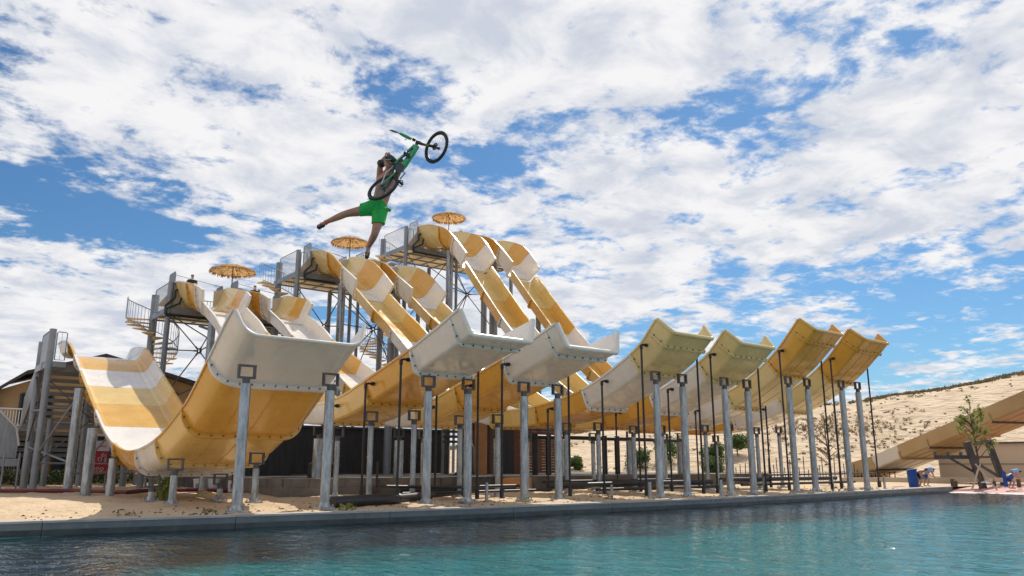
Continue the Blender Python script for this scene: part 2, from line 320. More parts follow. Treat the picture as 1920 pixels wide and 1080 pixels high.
# dune
def crest(e):
    P_=[(-160,.2),(-60,.5),(-25,2.5),(-7,5.0),(10,7),(34,9.5),(49,11.8),(66,12.8),(74,14.3),(84,15.8),(96,18.2),(130,22),(200,25)]
    for (a,za),(b,zb) in zip(P_,P_[1:]):
        if a<=e<=b:
            t_=(e-a)/(b-a); return za+(zb-za)*t_
    return P_[0][1] if e<P_[0][0] else P_[-1][1]
def dune(e,n):
    foot=96-.12*max(0,e); top=150
    q=(n-foot)/(top-foot); ee=e*150/max(n,60)
    H=crest(ee)
    if q<=0: h=-.5
    else:
        q2=min(1,q); h=H*(1-(1-q2)**1.35)**1.1 
        if q>1: h=H-(q-1)*2.0
        w=min(1,q*4)
        h+=w*(noise.noise(Vector((e*.05,n*.05,1)))*1.3*min(1,q2*1.0)*(1-.75*q2)+noise.noise(Vector((e*.25,n*.25,2)))*.38*(1-.5*q2)+noise.noise(Vector((e*.9,n*.9,4)))*.10)
    return h
mb=MB(); es=[-130+i*4 for i in range(25)]+[-30+i*1.0 for i in range(150)]+[120+i*6 for i in range(20)]
ns=[90+i*.9 for i in range(75)]+[158+i*8 for i in range(8)]
vs=[EN(e,n,dune(e,n)) for n in ns for e in es]; k=len(es)
mb.add(vs,[(j*k+i,j*k+i+1,(j+1)*k+i+1,(j+1)*k+i) for j in range(len(ns)-1) for i in range(k-1)],True)
mb.build('sand_dune','dunesand',kind='structure')
# far ground sheet under all
mb=MB(); mb.add([(-900,RY+.5,-.6),(1500,RY+.5,-.6),(1500,1600,-.6),(-900,1600,-.6)],[(0,1,2,3)]); mb.build('far_ground','sand',kind='structure')
# ================================================================== SLIDES
def catmull(P_,step=.35):
    out=[]; 
    for i in range(len(P_)-1):
        p0=P_[max(i-1,0)];p1=P_[i];p2=P_[i+1];p3=P_[min(i+2,len(P_)-1)]
        L=math.dist(p1,p2); n=max(2,int(L/step))
        for k in range(n):
            t_=k/n
            def h(a,b,c,d): return .5*((2*b)+(-a+c)*t_+(2*a-5*b+4*c-d)*t_*t_+(-a+3*b-3*c+d)*t_**3)
            out.append(tuple(h(p0[j],p1[j],p2[j],p3[j]) for j in range(2)))
    out.append(P_[-1]); return out
class Path:
    def __init__(s,pts):
        s.p=catmull(pts); s.L=[0]
        for a,b in zip(s.p,s.p[1:]): s.L.append(s.L[-1]+math.dist(a,b))
    def at(s,l):
        l=max(0,min(s.L[-1],l)); i=0
        lo,hi=0,len(s.L)-1
        while hi-lo>1:
            m_=(lo+hi)//2
            if s.L[m_]<=l: lo=m_
            else: hi=m_
        t_=(l-s.L[lo])/max(1e-9,s.L[hi]-s.L[lo]); a=s.p[lo];b=s.p[hi]
        return (a[0]+(b[0]-a[0])*t_,a[1]+(b[1]-a[1])*t_)
    def frame(s,l):
        p=s.at(l);a=s.at(l-.25);b=s.at(l+.25); d=Vector((b[0]-a[0],b[1]-a[1])).normalized(); return p,d
    def lY(s,y):   # arc length where Y first reaches y (Y grows from the tip)
        for i in range(len(s.p)-1):
            if s.p[i][0]<=y<=s.p[i+1][0]:
                t_=(y-s.p[i][0])/(s.p[i+1][0]-s.p[i][0]); return s.L[i]+(s.L[i+1]-s.L[i])*t_
        return 0 if y<s.p[0][0] else s.L[-1]
def profile(b,top,h,r,n=11):
    """inside outline, left rim to right rim: (x, height above floor). b floor half width incl. corner, top rim half width"""
    r=min(r,h*.95)
    half=[]
    wall=Vector((top-b,h)).normalized()           # wall direction upward
    ang=math.atan2(wall.y,wall.x)                  # from floor
    tl=r*math.tan(ang/2)*1.0
    tl=min(tl,b*.98); rr=tl/math.tan(ang/2)
    cx=b-tl; cy=rr
    for k in range(n+1):
        a=-math.pi/2+ang*k/n; half.append((cx+rr*math.cos(a),cy+rr*math.sin(a)))
    half.append((top,h))
    left=[(-x,y) for x,y in reversed(half)]
    return left+half
def offs(P_,d):
    out=[]
    for i,p in enumerate(P_):
        a=P_[max(i-1,0)];b=P_[min(i+1,len(P_)-1)]; t_=Vector((b[0]-a[0],b[1]-a[1])).normalized()
        out.append((p[0]+t_.y*d,p[1]-t_.x*d))
    return out
def lerp(a,b,t_): return a+(b-a)*t_
def params(tab,y):
    if y<=tab[0][0]: return tab[0][1:]
    for a,b in zip(tab,tab[1:]):
        if a[0]<=y<=b[0]:
            t_=(y-a[0])/(b[0]-a[0]); return tuple(lerp(p,q,t_) for p,q in zip(a[1:],b[1:]))
    return tab[-1][1:]
def section(mb,path,xc,l0,l1,tab,roll=False):
    n=max(2,int((l1-l0)/.4)); rings=[]
    for i in range(n+1):
        l=l0+(l1-l0)*i/n; (y,z),d=path.frame(l); b,top,h,r=params(tab,y); P_=profile(b,top,h,r)
        nv=Vector((-d.y,d.x))      # up-normal in YZ
        O_=offs(P_,.07); lw=.13
        ring=P_+[(P_[-1][0]+lw,h+.0),(P_[-1][0]+lw,h-.09),(O_[-1][0]+.0,h-.09)]+list(reversed(O_[1:-1]))+[(O_[0][0],h-.09),(P_[0][0]-lw,h-.09),(P_[0][0]-lw,h)]
        rings.append([Vector((xc+x,y+nv.x*(q-h),z+nv.y*(q-h))) for x,q in ring])
    m_=len(rings[0]); vs=[v for r_ in rings for v in r_]
    fs=[(i*m_+k,i*m_+(k+1)%m_,(i+1)*m_+(k+1)%m_,(i+1)*m_+k) for i in range(n) for k in range(m_)]
    mb.add(vs,fs,True)
    k0=len(mb.v)-len(vs)
    for ri,rev in ((0,False),(n,True)):
        f=[k0+ri*m_+k for k in range(m_)]
        # cap as strip between inside and outside
        half=len(P_)
        ins=f[:half]; outs=f[half:]
        outs=list(reversed(outs))       # left ... right
        # outs: left lip x3, inner offset..., right lip x3
        for k in range(half-1):
            a,b_=ins[k],ins[k+1]; c=outs[min(len(outs)-1,k+3)]; d_=outs[min(len(outs)-1,k+2)]
            mb.f.append((a,b_,c,d_) if rev else (d_,c,b_,a)); mb.sm.append(False)
def flange(path,xc,l,tab,w=.17,th=.10,side=0):
    mb=MB(); bolts=MB(); rings=[]
    for dl in (-th/2,th/2):
        (y,z),d=path.frame(l); y2=y+d.x*dl; z2=z+d.y*dl
        b,top,h,r=params(tab,y+side*.05); P_=profile(b,top,h,r); A_=offs(P_,.072); B_=offs(P_,.07+w); nv=Vector((-d.y,d.x))
        B_[0]=(B_[0][0]+.1,B_[0][1]-.12); B_[-1]=(B_[-1][0]-.1,B_[-1][1]-.12)
        rings.append([[Vector((xc+x,y2+nv.x*(q-h),z2+nv.y*(q-h))) for x,q in Q] for Q in (A_,B_)])
    n=len(rings[0][0]); vs=rings[0][0]+rings[0][1]+rings[1][1]+rings[1][0]; fs=[]
    for g in range(4):
        for k in range(n-1):
            a=g*n+k;b_=a+1;c=((g+1)%4)*n+k+1;d_=c-1; fs.append((a,b_,c,d_))
    fs+=[(0,n,2*n,3*n),(n-1,4*n-1,3*n-1,2*n-1)]
    mb.add(vs,fs,True)
    # bolts along the middle of the flange, on the face towards the pool
    mid=[(a+b_)/2 for a,b_ in zip(*rings[0])]; (y,z),d=path.frame(l); dv=Vector((0,d.x,d.y))
    Ls=[0]
    for a,b_ in zip(mid,mid[1:]): Ls.append(Ls[-1]+(b_-a).length)
    k=max(8,int(Ls[-1]/.42))
    for i in range(k):
        q=(i+.6)/k*Ls[-1]
        for j in range(len(mid)-1):
            if Ls[j]<=q<=Ls[j+1]:
                p=mid[j]+(mid[j+1]-mid[j])*((q-Ls[j])/(Ls[j+1]-Ls[j])); bolts.tube([p-dv*.05,p+dv*(th+.04)],.029,6)
    return mb,bolts
def lip(path,xc,tab,r=.105):
    """rolled edge at the launch end"""
    (y,z),d=path.frame(0.02); b,top,h,rr=params(tab,y); P_=profile(b,top,h,rr); nv=Vector((-d.y,d.x))
    pts=[Vector((xc+x,y+nv.x*(q-h-.03)-d.x*.03,z+nv.y*(q-h-.03)-d.y*.03)) for x,q in P_]
    return MB().tube(pts,r*(.65 if xc<12 else 1),8)
def yoke(p,w=.60,hgt=.40):
    mb=MB(); x,y,z=p; t_=.065
    mb.obox((x-w/2,y,z),(x+w/2,y,z),.16,t_); mb.obox((x-w/2,y,z+hgt),(x+w/2,y,z+hgt),.16,t_)
    mb.obox((x-w/2+t_/2,y,z+.03),(x-w/2+t_/2,y,z+hgt-.03),.15,t_,up=(1,0,0)); mb.obox((x+w/2-t_/2,y,z+.03),(x+w/2-t_/2,y,z+hgt-.03),.15,t_,up=(1,0,0))
    mb.tube([(x,y,z-.22),(x,y,z)],.13,8)
    return mb
def slide(label,xc,pts,joints,cols,tab,shell_y,tab2,posts,pipes,mtip=None,seams=()):
    path=Path(pts); root_=thing('water_slide',(xc,pts[0][0],0),label,'water slide','launch slides above the pool')
    js=[pts[0][0]]+joints+[pts[-1][0]]
    for i,c in enumerate(cols):
        y0,y1=js[i],js[i+1]; l0,l1=path.lY(y0),path.lY(y1)
        if i==0: l0=0
        if i==len(cols)-1: l1=path.L[-1]
        T=tab2 if (shell_y and y0>=shell_y-.01) else tab
        mb=MB(); section(mb,path,xc,l0+(.012 if i else 0),l1-.012,T)
        names={'W':'white','O':'ochre','Y':'straw yellow','P':'cream'}
        so_=mb.build('slide_section',c,root_,label=names[c]+' moulded slide section')
        if i<len(cols)-1:
            T2=tab2 if (shell_y and y1>=shell_y-.01) else tab
            f_,b_=flange(path,xc,l1,T2,side=.2); f_.build('flange',c,so_); b_.build('flange_bolts','bolt',so_,kind='stuff')
        if i==0:
            lip(path,xc,T).build('rolled_lip',c,so_)
            if xc<12: continue
            l_=.75; f_,b_=flange(path,xc,l_,T,w=.12); f_.build('flange',c,so_); b_.build('flange_bolts','bolt',so_,kind='stuff')
        for sx in seams:     # moulded ribs under the floor
            rp=[]
            n=max(2,int((l1-l0)/.6))
            for k in range(n+1):
                l=l0+.15+(l1-l0-.3)*k/n; (y,z),d=path.frame(l); b,top,h,r=params(T,y); rp.append((xc+sx,y+d.y*(h+.075),z-d.x*(h+.075)))
            MB().tube(rp,.018,5).build('floor_rib',c,so_)
    def under(y):   # height of the flange bottom at y
        (yy,z),d=path.frame(path.lY(y)); b,top,h,r=params(tab,yy); return z-(h+.26)*(1/d.x if d.x>.3 else 1)
    for P4 in posts:
        x,y,r=P4[:3]
        # find rim position whose flange bottom is at y
        z=None
        for k in range(400):
            l=path.L[-1]*k/400; (yy,zz_),d=path.frame(l); b,top,h,_r=params(tab,yy)
            by=yy+d.y*(h+.26); bz=zz_-d.x*(h+.26)
            if by>=y: z=bz; break
        zt=z-.46 if len(P4)<4 else P4[3]
        p=MB().tube([(x,y,-.15),(x,y,zt-.2)],r,14)
        if y<36: p.box((x-.27,y-.27,-.06),(x+.27,y+.27,.045)); [p.tube([(x+a_*.21,y+b_*.21,.04),(x+a_*.21,y+b_*.21,.13)],.028,6) for a_ in (-1,1) for b_ in (-1,1)]; p.tube([(x,y,.04),(x,y,.2)],[r+.07,r],14)
        po=p.build('support_post','galv',root_)
        if len(P4)<4: yoke((x,y,zt)).build('yoke_bracket','dsteel',po)
        elif len(P4)==4: MB().obox((x,y,zt-.25),(x+.3,y,zt-.1),.2,.16).build('side_bracket','dsteel',po)
        else: MB().obox((x-.45,y,zt+.1),(x+.45,y,zt+.1),.3,.2).build('post_head',mtip or 'P',po)
        if zt>2.5:
            MB().tube([(x,y,zt*.53),(x,y,zt*.53+.05)],r+.02,14).build('post_collar','galv',po)
    for (side,y,z0) in pipes:     # black feed pipes rising to the side wall
        l=path.lY(y); (yy,z),d=path.frame(l); b,top,h,r=params(tab,yy); xw=xc+side*((b+top)/2+.10); zp=z-.45*h; xo=xw+side*.42
        mb=MB().tube([(xo,yy,.1),(xo,yy,zp-.08),(xo-side*.03,yy,zp-.02),(xo-side*.1,yy,zp),(xw,yy,zp)],.05,8)
        mb.tube([(xo,yy,zp-.22),(xo,yy,zp-.02)],.075,8); mb.tube([(xw+side*.02,yy,zp),(xw+side*.16,yy,zp)],.085,8); mb.tube([(xo,yy,.1),(xo,yy,.45)],.09,8)
        mb.build('water_pipe','black',root_)
    return root_,path
# ---- lane A, wide
ptsA=[(25.5,6.5),(26.1,6.2),(27.25,5.46),(29.78,3.88),(31,3.4),(33.06,2.66),(35.2,2.25),(37.5,2.08),(39.5,2.2),(41.5,2.6),(43.8,3.35),(46.45,4.5),(49.71,6.0),(52.95,7.5),(55,8.5),(57,9.25),(59.5,9.6),(61,9.6)]
tabA=[(25,2.1,2.38,.93,.6),(28,2.0,2.3,.95,.7),(31,1.95,2.25,.92,.6),(62,1.95,2.25,.92,.5)]
slide('widest slide at the left, with a white upturned tip and banded white and ochre inside',10.95,ptsA,[27.8,30.6,33.8,36.8,41.0,46.0,49.0,51.6,54.2,57],
      ['W','O','Y','W','O','W','O','Y','W','O','W'],tabA,None,tabA,
      [(9.3,26.0,.175),(12.4,26.1,.175),(8.96,32.0,.14),(11.9,31.4,.13),(9.04,35.3,.13),(11.6,34.6,.13),(8.65,40.9,.19,1.95),(8.45,45.3,.25,3.5),(8.45,50.2,.25,5.9),(13.4,50.2,.24,5.4),(13.2,42,.2,2.3)],
      [],seams=(-1.0,0,.9))
low=[(23.2,7.08),(23.8,6.92),(25.2,6.55),(27.05,6.04),(30.8,5.08),(32.7,4.62),(34.6,4.4),(36.8,4.4),(39,4.85),(41.2,5.7),(43.4,6.9),(47.5,8.7),(50.4,10.05),(52.1,11.1),(54.6,12.35),(55.0,12.55)]
shl=[(54.62,13.3),(56,13.9),(58.3,14.5),(60.4,14.95),(61.6,15.0)]
def mk(xc,lowp,shell,joints,cols,lbl,posts,pipes,seams=()):
    sy=shell[0][0]
    # lower run
    ytip=lowp[0][0]
    tab=[(ytip,1.42,1.74,1.0,.14),(ytip+1.6,1.32,1.56,.97,.10),(ytip+4,1.25,1.45,.93,.09),(70,1.25,1.42,.88,.09)]
    nlow=sum(1 for j in joints if j<sy-.3)+1
    rt,path=slide(lbl,xc,lowp,joints[:nlow-1],cols[:nlow],tab,None,tab,posts,pipes,seams=seams)
    p2=Path(shell); js=[shell[0][0]]+joints[nlow-1:]+[shell[-1][0]]
    t2=[(sy,1.27,1.60,1.62,.12),(sy+.9,1.28,1.72,1.7,.25),(sy+2.2,1.3,1.88,1.85,1.0),(sy+4,1.2,1.85,1.9,1.5),(80,1.1,1.8,1.8,1.6)]
    for i,c in enumerate(cols[nlow:]):
        l0,l1=p2.lY(js[i]),p2.lY(js[i+1])
        if i==0:l0=0
        if i==len(cols)-nlow-1: l1=p2.L[-1]
        mb=MB(); section(mb,p2,xc,l0+.01,l1-.01,t2); so_=mb.build('start_shell',c,rt,label={'W':'white','O':'ochre','Y':'straw yellow','P':'cream'}[c]+' high curved starting shell')
        f_,b_=flange(p2,xc,l1 if i<len(cols)-nlow-1 else l1-.1,t2); f_.build('flange',c,so_); b_.build('flange_bolts','bolt',so_,kind='stuff')
        if i==0:
            f_,b_=flange(p2,xc,.06,t2); f_.build('flange',c,so_)
    return rt
jBC=[27.0,30.8,34.3,38.3,42.2,46,50.5,56.0,57.9]; 
def std(xc,t,thick=True):
    p=[(xc-1.0,t,.175),(xc+.95,t,.175),(xc-1.0,31.0,.125),(xc+.95,30.6,.125),(xc-.9,34.4,.125)]
    if thick: p.append((xc-.1,38.2,.27))
    return p
mk(17.75,low,shl,jBC,['W','O','Y','W','Y','W','O','W','W','O','P'],'second slide from the left, white blunt tip over ochre, fed from the low middle tower',std(17.75,26.4),[(-1,27.1,.1),(-1,30.0,.1),(-1,33.3,.1),(1,27,0),(1,30.2,0)])
mk(22.5,low,shl,jBC,['W','O','Y','W','Y','W','O','W','W','O','P'],'third slide from the left, white blunt tip overlapping the second slide behind',std(22.5,26.2),[(-1,26.6,.1),(-1,29.4,.1),(-1,32.6,.1),(1,26.5,0),(1,29.8,0)])
lowD=[(23.85,8.12),(24.3,7.7),(25.4,6.85),(28.6,5.46),(31.2,4.84),(34,4.55),(36.5,4.6),(39,5.05),(41.5,6.0),(44,7.45),(46.7,9.4),(49.5,11.45),(52,13.1),(54.5,14.85),(54.9,15.12)]
shD=[(54.52,15.75),(56.6,17.2),(58.9,18.75),(61.5,19.65),(63.2,19.95)]
jD=[25.7,29.2,33,37,40.5,43.6,46.3,49.0,51.8,56.6,59.6]
cD=['P','W','O','Y','W','Y','O','W','O','Y','W','O','P']
mk(29.35,lowD,shD,jD,cD,'fourth slide from the left, cream tip with greenish underside, taller white curve behind',std(29.35,24.7),[(-1,24.6,.1),(-1,27.4,.1),(-1,31.5,.1),(1,24.6,0),(1,28.5,0)])
mk(34.5,lowD,shD,jD,cD,'fifth slide from the left, cream tip with greenish underside, right of a matching one',std(34.5,24.6),[(-1,24.6,.1),(-1,27.6,.1),(-1,31.5,.1),(1,24.6,0),(1,28.5,0)])
lowF=[(23.6,9.42),(24.2,8.8),(25.7,7.45),(28.2,6.0),(31.6,5.0),(34.5,4.65),(37,4.75),(39.5,5.3),(42,6.4),(44.5,8.0),(47.5,10.4),(50.4,13.0),(53.3,16.1),(56.05,19.15),(56.4,19.5)]
shF=[(56.07,20.25),(57.6,21.95),(59.1,23.2),(61.5,24.2),(63,24.55),(64.4,24.7)]
jF=[25.9,28.9,32.5,36.5,40,43,46,48.6,51,53.5,57.8,60.4]
cF=['O','P','W','O','Y','W','Y','O','W','O','Y','W','O','P']
jF=[25.9,28.9,32.5,36.5,40,43,46,48.6,51,53.5,57.8,60.4]
mk(41.0,lowF,shF,jF,cF,'sixth slide from the left, ochre tip and cream curve, second from the right end',std(41.0,25.0),[(-1,24.8,.1),(-1,31,.1),(1,24.6,0),(1,28.5,0)],seams=(-.55,.55))
mk(46.4,lowF,shF,jF,cF,'rightmost slide, ochre tip highest above the pool rim, last in the row',std(46.4,24.8),[(-1,24.8,.1),(-1,30,.1),(1,24.6,0),(1,27,0)],seams=(-.55,.55))
# ================================================================== TOWERS
def bars_panel(p0,p1,h,parent,slope=True,nb=None,r=.022,name='railing_panel',mt='tower',sheet=None,bmat='mesh'):
    """guard rail panel between two ground points with rounded frame and thin bars"""
    p0=Vector(p0);p1=Vector(p1); up=Vector((0,0,h)); d=(p1-p0)
    mb=MB(); c=.12*min(1,d.length)
    dn=d.normalized(); pts=[p0+Vector((0,0,.05)),p0+up-Vector((0,0,c)),p0+up+dn*c,p1+up-dn*c,p1+up-Vector((0,0,c)),p1+Vector((0,0,.05))]
    mb.tube(pts+[pts[0]],.035,6); fr_=mb.build(name,mt,parent)
    nb=nb or max(3,int(d.length/.17)); mb=MB()
    for i in range(1,nb):
        q=p0+d*(i/nb); mb.tube([q+Vector((0,0,.06)),q+up-Vector((0,0,.02))],r,4,cap=False)
    mb.build('railing_bars',bmat,fr_,kind='stuff')
    if sheet:
        a=dn.cross(Vector((0,0,1)))*.012; q0=p0+dn*.05+Vector((0,0,.1)); q1=p1-dn*.05+Vector((0,0,.1)); uu=Vector((0,0,h-.18))
        MB().add([q0-a,q1-a,q1-a+uu,q0-a+uu,q0+a,q1+a,q1+a+uu,q0+a+uu],[(0,1,2,3),(7,6,5,4),(0,4,5,1),(3,2,6,7),(0,3,7,4),(1,5,6,2)]).build('guard_sheet',sheet,fr_)
    return fr_
def hub(c,ends,parent,r=.16):
    c=Vector(c); ring=[c+Vector((math.cos(a)*r*.85,0,math.sin(a)*r)) for a in [i*math.pi/6 for i in range(12)]]
    h_=MB().tube(ring,.06,6,closed=True).build('brace_hub','dsteel',parent)
    for e_ in ends:
        e_=Vector(e_); d=(e_-c).normalized(); MB().tube([c+d*r,c+d*(r+.25),c+d*(r+.26),e_-d*.3,e_-d*.29,e_],[.07,.07,.045,.045,.07,.07],6).build('brace_rod','dsteel',h_)
def spiral(root_,cx,cy,r,z0,z1,a0,rail=True):
    st=MB(); n=int((z1-z0)/.33); da=R(23); rl=[];rl2=[]; bars=MB()
    for i in range(n):
        z=z0+(i+1)*.33; a=a0-i*da; b=a-da*1.12
        q=lambda rr,an,zz_:(cx+rr*math.cos(an),cy+rr*math.sin(an),zz_)
        m_=MB(); m_.add([q(.3,a,z),q(r,a,z),q(r,b,z),q(.3,b,z),q(.3,a,z-.09),q(r,a,z-.09),q(r,b,z-.09),q(.3,b,z-.09)],[(0,1,2,3),(7,6,5,4),(0,4,5,1),(1,5,6,2),(2,6,7,3),(3,7,4,0)])
        m_.build('stair_tread','deckpanel',root_)
        rl.append(Vector(q(r,a,z+1.55))); rl2.append(Vector(q(r,a,z+.1)))
        for k in range(3):
            an=a-da*k/3; dz=.33*k/3; bars.tube([q(r,an,z+.1+dz),q(r,an,z+1.55+dz)],.018,4,cap=False)
    if rail:
        MB().tube(rl,.04,6).build('handrail','tower',root_); MB().tube(rl2,.035,6).build('bottom_rail','tower',root_)
        bars.build('railing_bars','mesh',root_,kind='stuff')
def tower(X0,X1,Y0,Y1,zp,label,cols,hubs,sheet,lanes_x,zs,yf=None,spir=True,poles2=()):
    t_=thing('slide_tower',(X0,Y0,0),label,'slide tower','slide start towers')
    def pole(x,y,r,zt): return MB().tube([(x,y,-.2),(x,y,zt)],r,14).build('tower_pole','tower',t_)
    pole(X0,Y0,.2,zp+1.95); pole(X0+.1,Y1-.35 if spir else Y1,.29 if spir else .22,zp+1.7)
    pole(X1,Y0,.2,zp-.3); pole(X1,Y1,.22,zp-.3)
    for (x,y,r,zt) in poles2: pole(x,y,r,zt)
    # platform
    Yp=Y0; Y0=yf or Y0
    nx=max(2,round((X1-X0)/1.7)); ny=3
    dx=(X1-X0)/nx; dy=(Y1-Y0)/ny
    for i in range(nx):
        for j in range(ny):
            MB().box((X0+i*dx+.03,Y0+j*dy+.03,zp-.14),(X0+(i+1)*dx-.03,Y0+(j+1)*dy-.03,zp-.07+.004*((i+j)%2))).build('deck_panel','deckpanel',t_)
    for i in range(nx+1): MB().box((X0+i*dx-.06,Y0,zp-.27),(X0+i*dx+.06,Y1,zp-.15)).build('floor_beam','tower',t_)
    for j in range(ny+1): MB().box((X0-.1,Y0+j*dy-.06,zp-.31),(X1+.1,Y0+j*dy+.06,zp-.17)).build('floor_beam','tower',t_)
    MB().box((X0-.13,Y0-.12,zp-.40),(X0-.07,Y1+.1,zp+.03)).build('edge_channel','mesh',t_)
    MB().box((X0-.1,Y0-.14,zp-.46),(X1+.1,Y0-.09,zp+.03)).build('edge_channel','tower',t_)
    # side guard
    Y0=Yp
    bars_panel((X0,Y0+.35,zp),(X0,Y1-.75,zp),2.0,t_,sheet=sheet,nb=20,r=.010)
    bars_panel((X0+.25,Y0,zp),(X0+.8,Y0,zp),1.8,t_,nb=2,r=.01)
    if lanes_x: bars_panel((X0+3,Y1,zp),(X1,Y1,zp),1.8,t_,nb=int((X1-X0-3)/.25))
    if not lanes_x: MB().box((X0-.1,Y0-.1,zp-.4),(X0+.9,yf,zp-.05)).build('floor_beam','tower',t_)
    for h_ in hubs: hub(h_[0],h_[1],t_)
    for ci,(x,y,r,zt) in enumerate(cols):
        MB().tube([(x,y,-.1),(x,y,zt)],r,20).build('thick_column','galv',t_)
        m_=MB()
        if ci: continue
        for dx_,dy_ in ((.75,.5),(.2,1.4),(-.5,1.3)): m_.obox((x,y,zt-.7),(x+dx_,y+dy_,zt-.25),.14,.16)
        m_.box((x-.42,y-.42,zt-.08),(x+.42,y+.42,zt)); m_.build('column_head','dsteel',t_)
    for x in lanes_x:      # beige start surround left of each shell, gate panels and feed pipes
        for xa,xb,xc_ in ((x-3.0,x-1.75,x-1.05),(x+3.0,x+1.75,x+1.05)):
            if xb>X1: continue
            MB().add([(xa,Y0-.02,zp+.03),(xc_,Y0-.02,zp+.03),(xc_,Y0-.02,zp+1.7),(xb,Y0-.02,zp+1.9),(xa,Y0+.16,zp+.03),(xc_,Y0+.16,zp+.03),(xc_,Y0+.16,zp+1.7),(xb,Y0+.16,zp+1.9)],
                 [(0,1,2,3),(7,6,5,4),(0,4,5,1),(1,5,6,2),(2,6,7,3),(3,7,4,0)]).build('start_surround','box',t_)
        bars_panel((x-1.95,Y0-.1,zp+.5),(x-1.95,Y0+1.5,zp+.5),2.3,t_,nb=9,r=.03)
        bars_panel((x+1.95,Y0+.9,zp+.3),(x+1.95,Y0+2.4,zp+.3),2.1,t_,nb=8,r=.03)
        MB().tube([(x-1.95,Y0+.2,zp+2.6),(x+1.95,Y0+1.2,zp+2.35)],.03,6).build('cross_rail','tower',t_)
    if lanes_x:
        x=lanes_x[0]; y=Y0-.25
        MB().tube([(x-2.5,y,zp-.6),(x-2.5,y,zp+.06),(x-1.9,y,zp+.74),(x-1.9,y,zp+1.27),(x-1.5,y,zp+1.5)],.075,8).build('feed_pipe','black',t_)
        MB().tube([(x-2.47,y-.15,zp-.8),(x-2.47,y-.15,zp-.2),(x-1.55,y-.15,zp+.3),(x-1.4,y-.15,zp+.97)],.075,8).build('feed_pipe','black',t_)
        MB().tube([(x-2.5,y-.1,zp-.62),(X1-.5,y-.1,zp-.6)],.11,8).build('supply_pipe','black',t_)
    if spir: spiral(t_,X0+.1,Y1-.35,2.0,0.2,zp-.2,R(-60))
    return t_
# lowest tower at the left
t1=tower(7.45,13.4,55.2,59.9,7.75,'lowest slide tower at the far left with dark side sheet and plain stairs',[],
      [((10.1,55,4.2),[(7.5,55.2,6.6),(7.5,55.2,1.6),(12.9,50.6,3.9),(12.9,50.6,1.8)]),((7.45,57.5,5.2),[(7.45,55.2,7.2),(7.45,59.9,7.2),(7.45,55.2,2.8),(7.45,59.9,2.8)])],
      'mesh_dark',[],0,57.4,spir=False,poles2=[(9.2,64,.2,4.6),(11.3,63.5,.2,7),(9.3,70,.17,4),(12.2,68,.2,5)])
for (y0,z0,y1,z1) in ((60.0,7.7,66.2,4.5),(67.6,4.4,75.5,.4)):
    n=int((z0-z1)/.40)
    for i in range(n):
        k=(i+.5)/n; y=y0+(y1-y0)*k; z=z0+(z1-z0)*k
        MB().box((8.0,y-.02,z-.02),(12.2,y+.62,z+.06)).build('stair_tread','deckpanel',t1)
        MB().box((8.0,y-.08,z-.17),(12.2,y+.02,z+.10)).build('tread_beam','tower',t1)
    for x in (7.9,12.3): MB().obox((x,y0,z0),(x,y1,z1),.1,.4).build('stair_stringer','tower',t1)
MB().box((7.9,66.2,4.3),(12.3,67.6,4.5)).build('stair_landing','deckpanel',t1); MB().box((7.8,66.1,4.05),(12.4,66.25,4.45)).build('landing_beam','tower',t1)
MB().add([(7.75,60,7.6),(7.75,67,3.9),(7.75,67,6.2),(7.75,60,9.4),(7.82,60,7.6),(7.82,67,3.9),(7.82,67,6.2),(7.82,60,9.4)],[(0,3,2,1),(4,5,6,7),(0,1,5,4),(1,2,6,5),(2,3,7,6),(3,0,4,7)]).build('stair_side_sheet','stairside',t1)
MB().add([(5.2,62,5.6),(6.9,62,3.9),(7.2,62,2.9),(7.15,62,1.9),(5.0,62,1.9),(5.2,62.1,5.6),(6.9,62.1,3.9),(7.2,62.1,2.9),(7.15,62.1,1.9),(5.0,62.1,1.9)],
    [(0,4,3,2,1),(5,6,7,8,9),(0,1,6,5),(1,2,7,6),(2,3,8,7),(3,4,9,8)]).build('lower_side_sheet','stairside',t1)
MB().tube([(5.2,61.95,5.65),(6.95,61.95,3.9),(7.25,61.95,2.7)],.07,6).build('side_sheet_edge','whitepaint',t1)
MB().box((4.8,61.6,1.35),(7.3,62.6,1.85)).build('landing_box','stairside',t1)
for x in (6.1,6.9): MB().tube([(x,58,0),(x,58,2.2)],.06,6).build('stair_leg','tower',t1)
for a,b in (((7.45,59.9,2.6),(8.6,50.2,1.5)),((7.4,55.3,2.0),(8.6,50.2,5.6)),((8.6,50.3,1.0),(13.0,50.3,1.1)),((7.5,55.2,1.55),(13,55.2,1.5)),((9.3,50.3,1.8),(12.8,54,5.6)),((7.4,59.9,4.9),(7.45,55.2,4.7)),((12.2,60,4.5),(11.2,55.2,1.6)),((7.5,55.2,4.9),(13.2,55.2,4.8))):
    MB().tube([a,b],.06,6).build('brace_rod','tower',t1)
tower(15.55,26.6,61,65.9,13.0,'second tower from the left with bundled spiral stair and seated people above',[(17.75,57.5,.27,11.7)],
      [((17.6,59.5,9.7),[(15.6,61,12.4),(15.6,61,9.8),(15.6,61,6.0),(17.75,57.6,11.0),(17.75,57.6,9.9),(17.75,57.6,8.6)]),((22,61,9.2),[(15.8,61,12.4),(15.8,61,6),(26.5,61,12.4),(26.5,61,6)])],
      'mesh_light',[17.75,22.5],0,poles2=[(21.6,63.5,.26,15.7),(22.5,57.6,.27,11.7),(22.5,47,.25,6.6)])
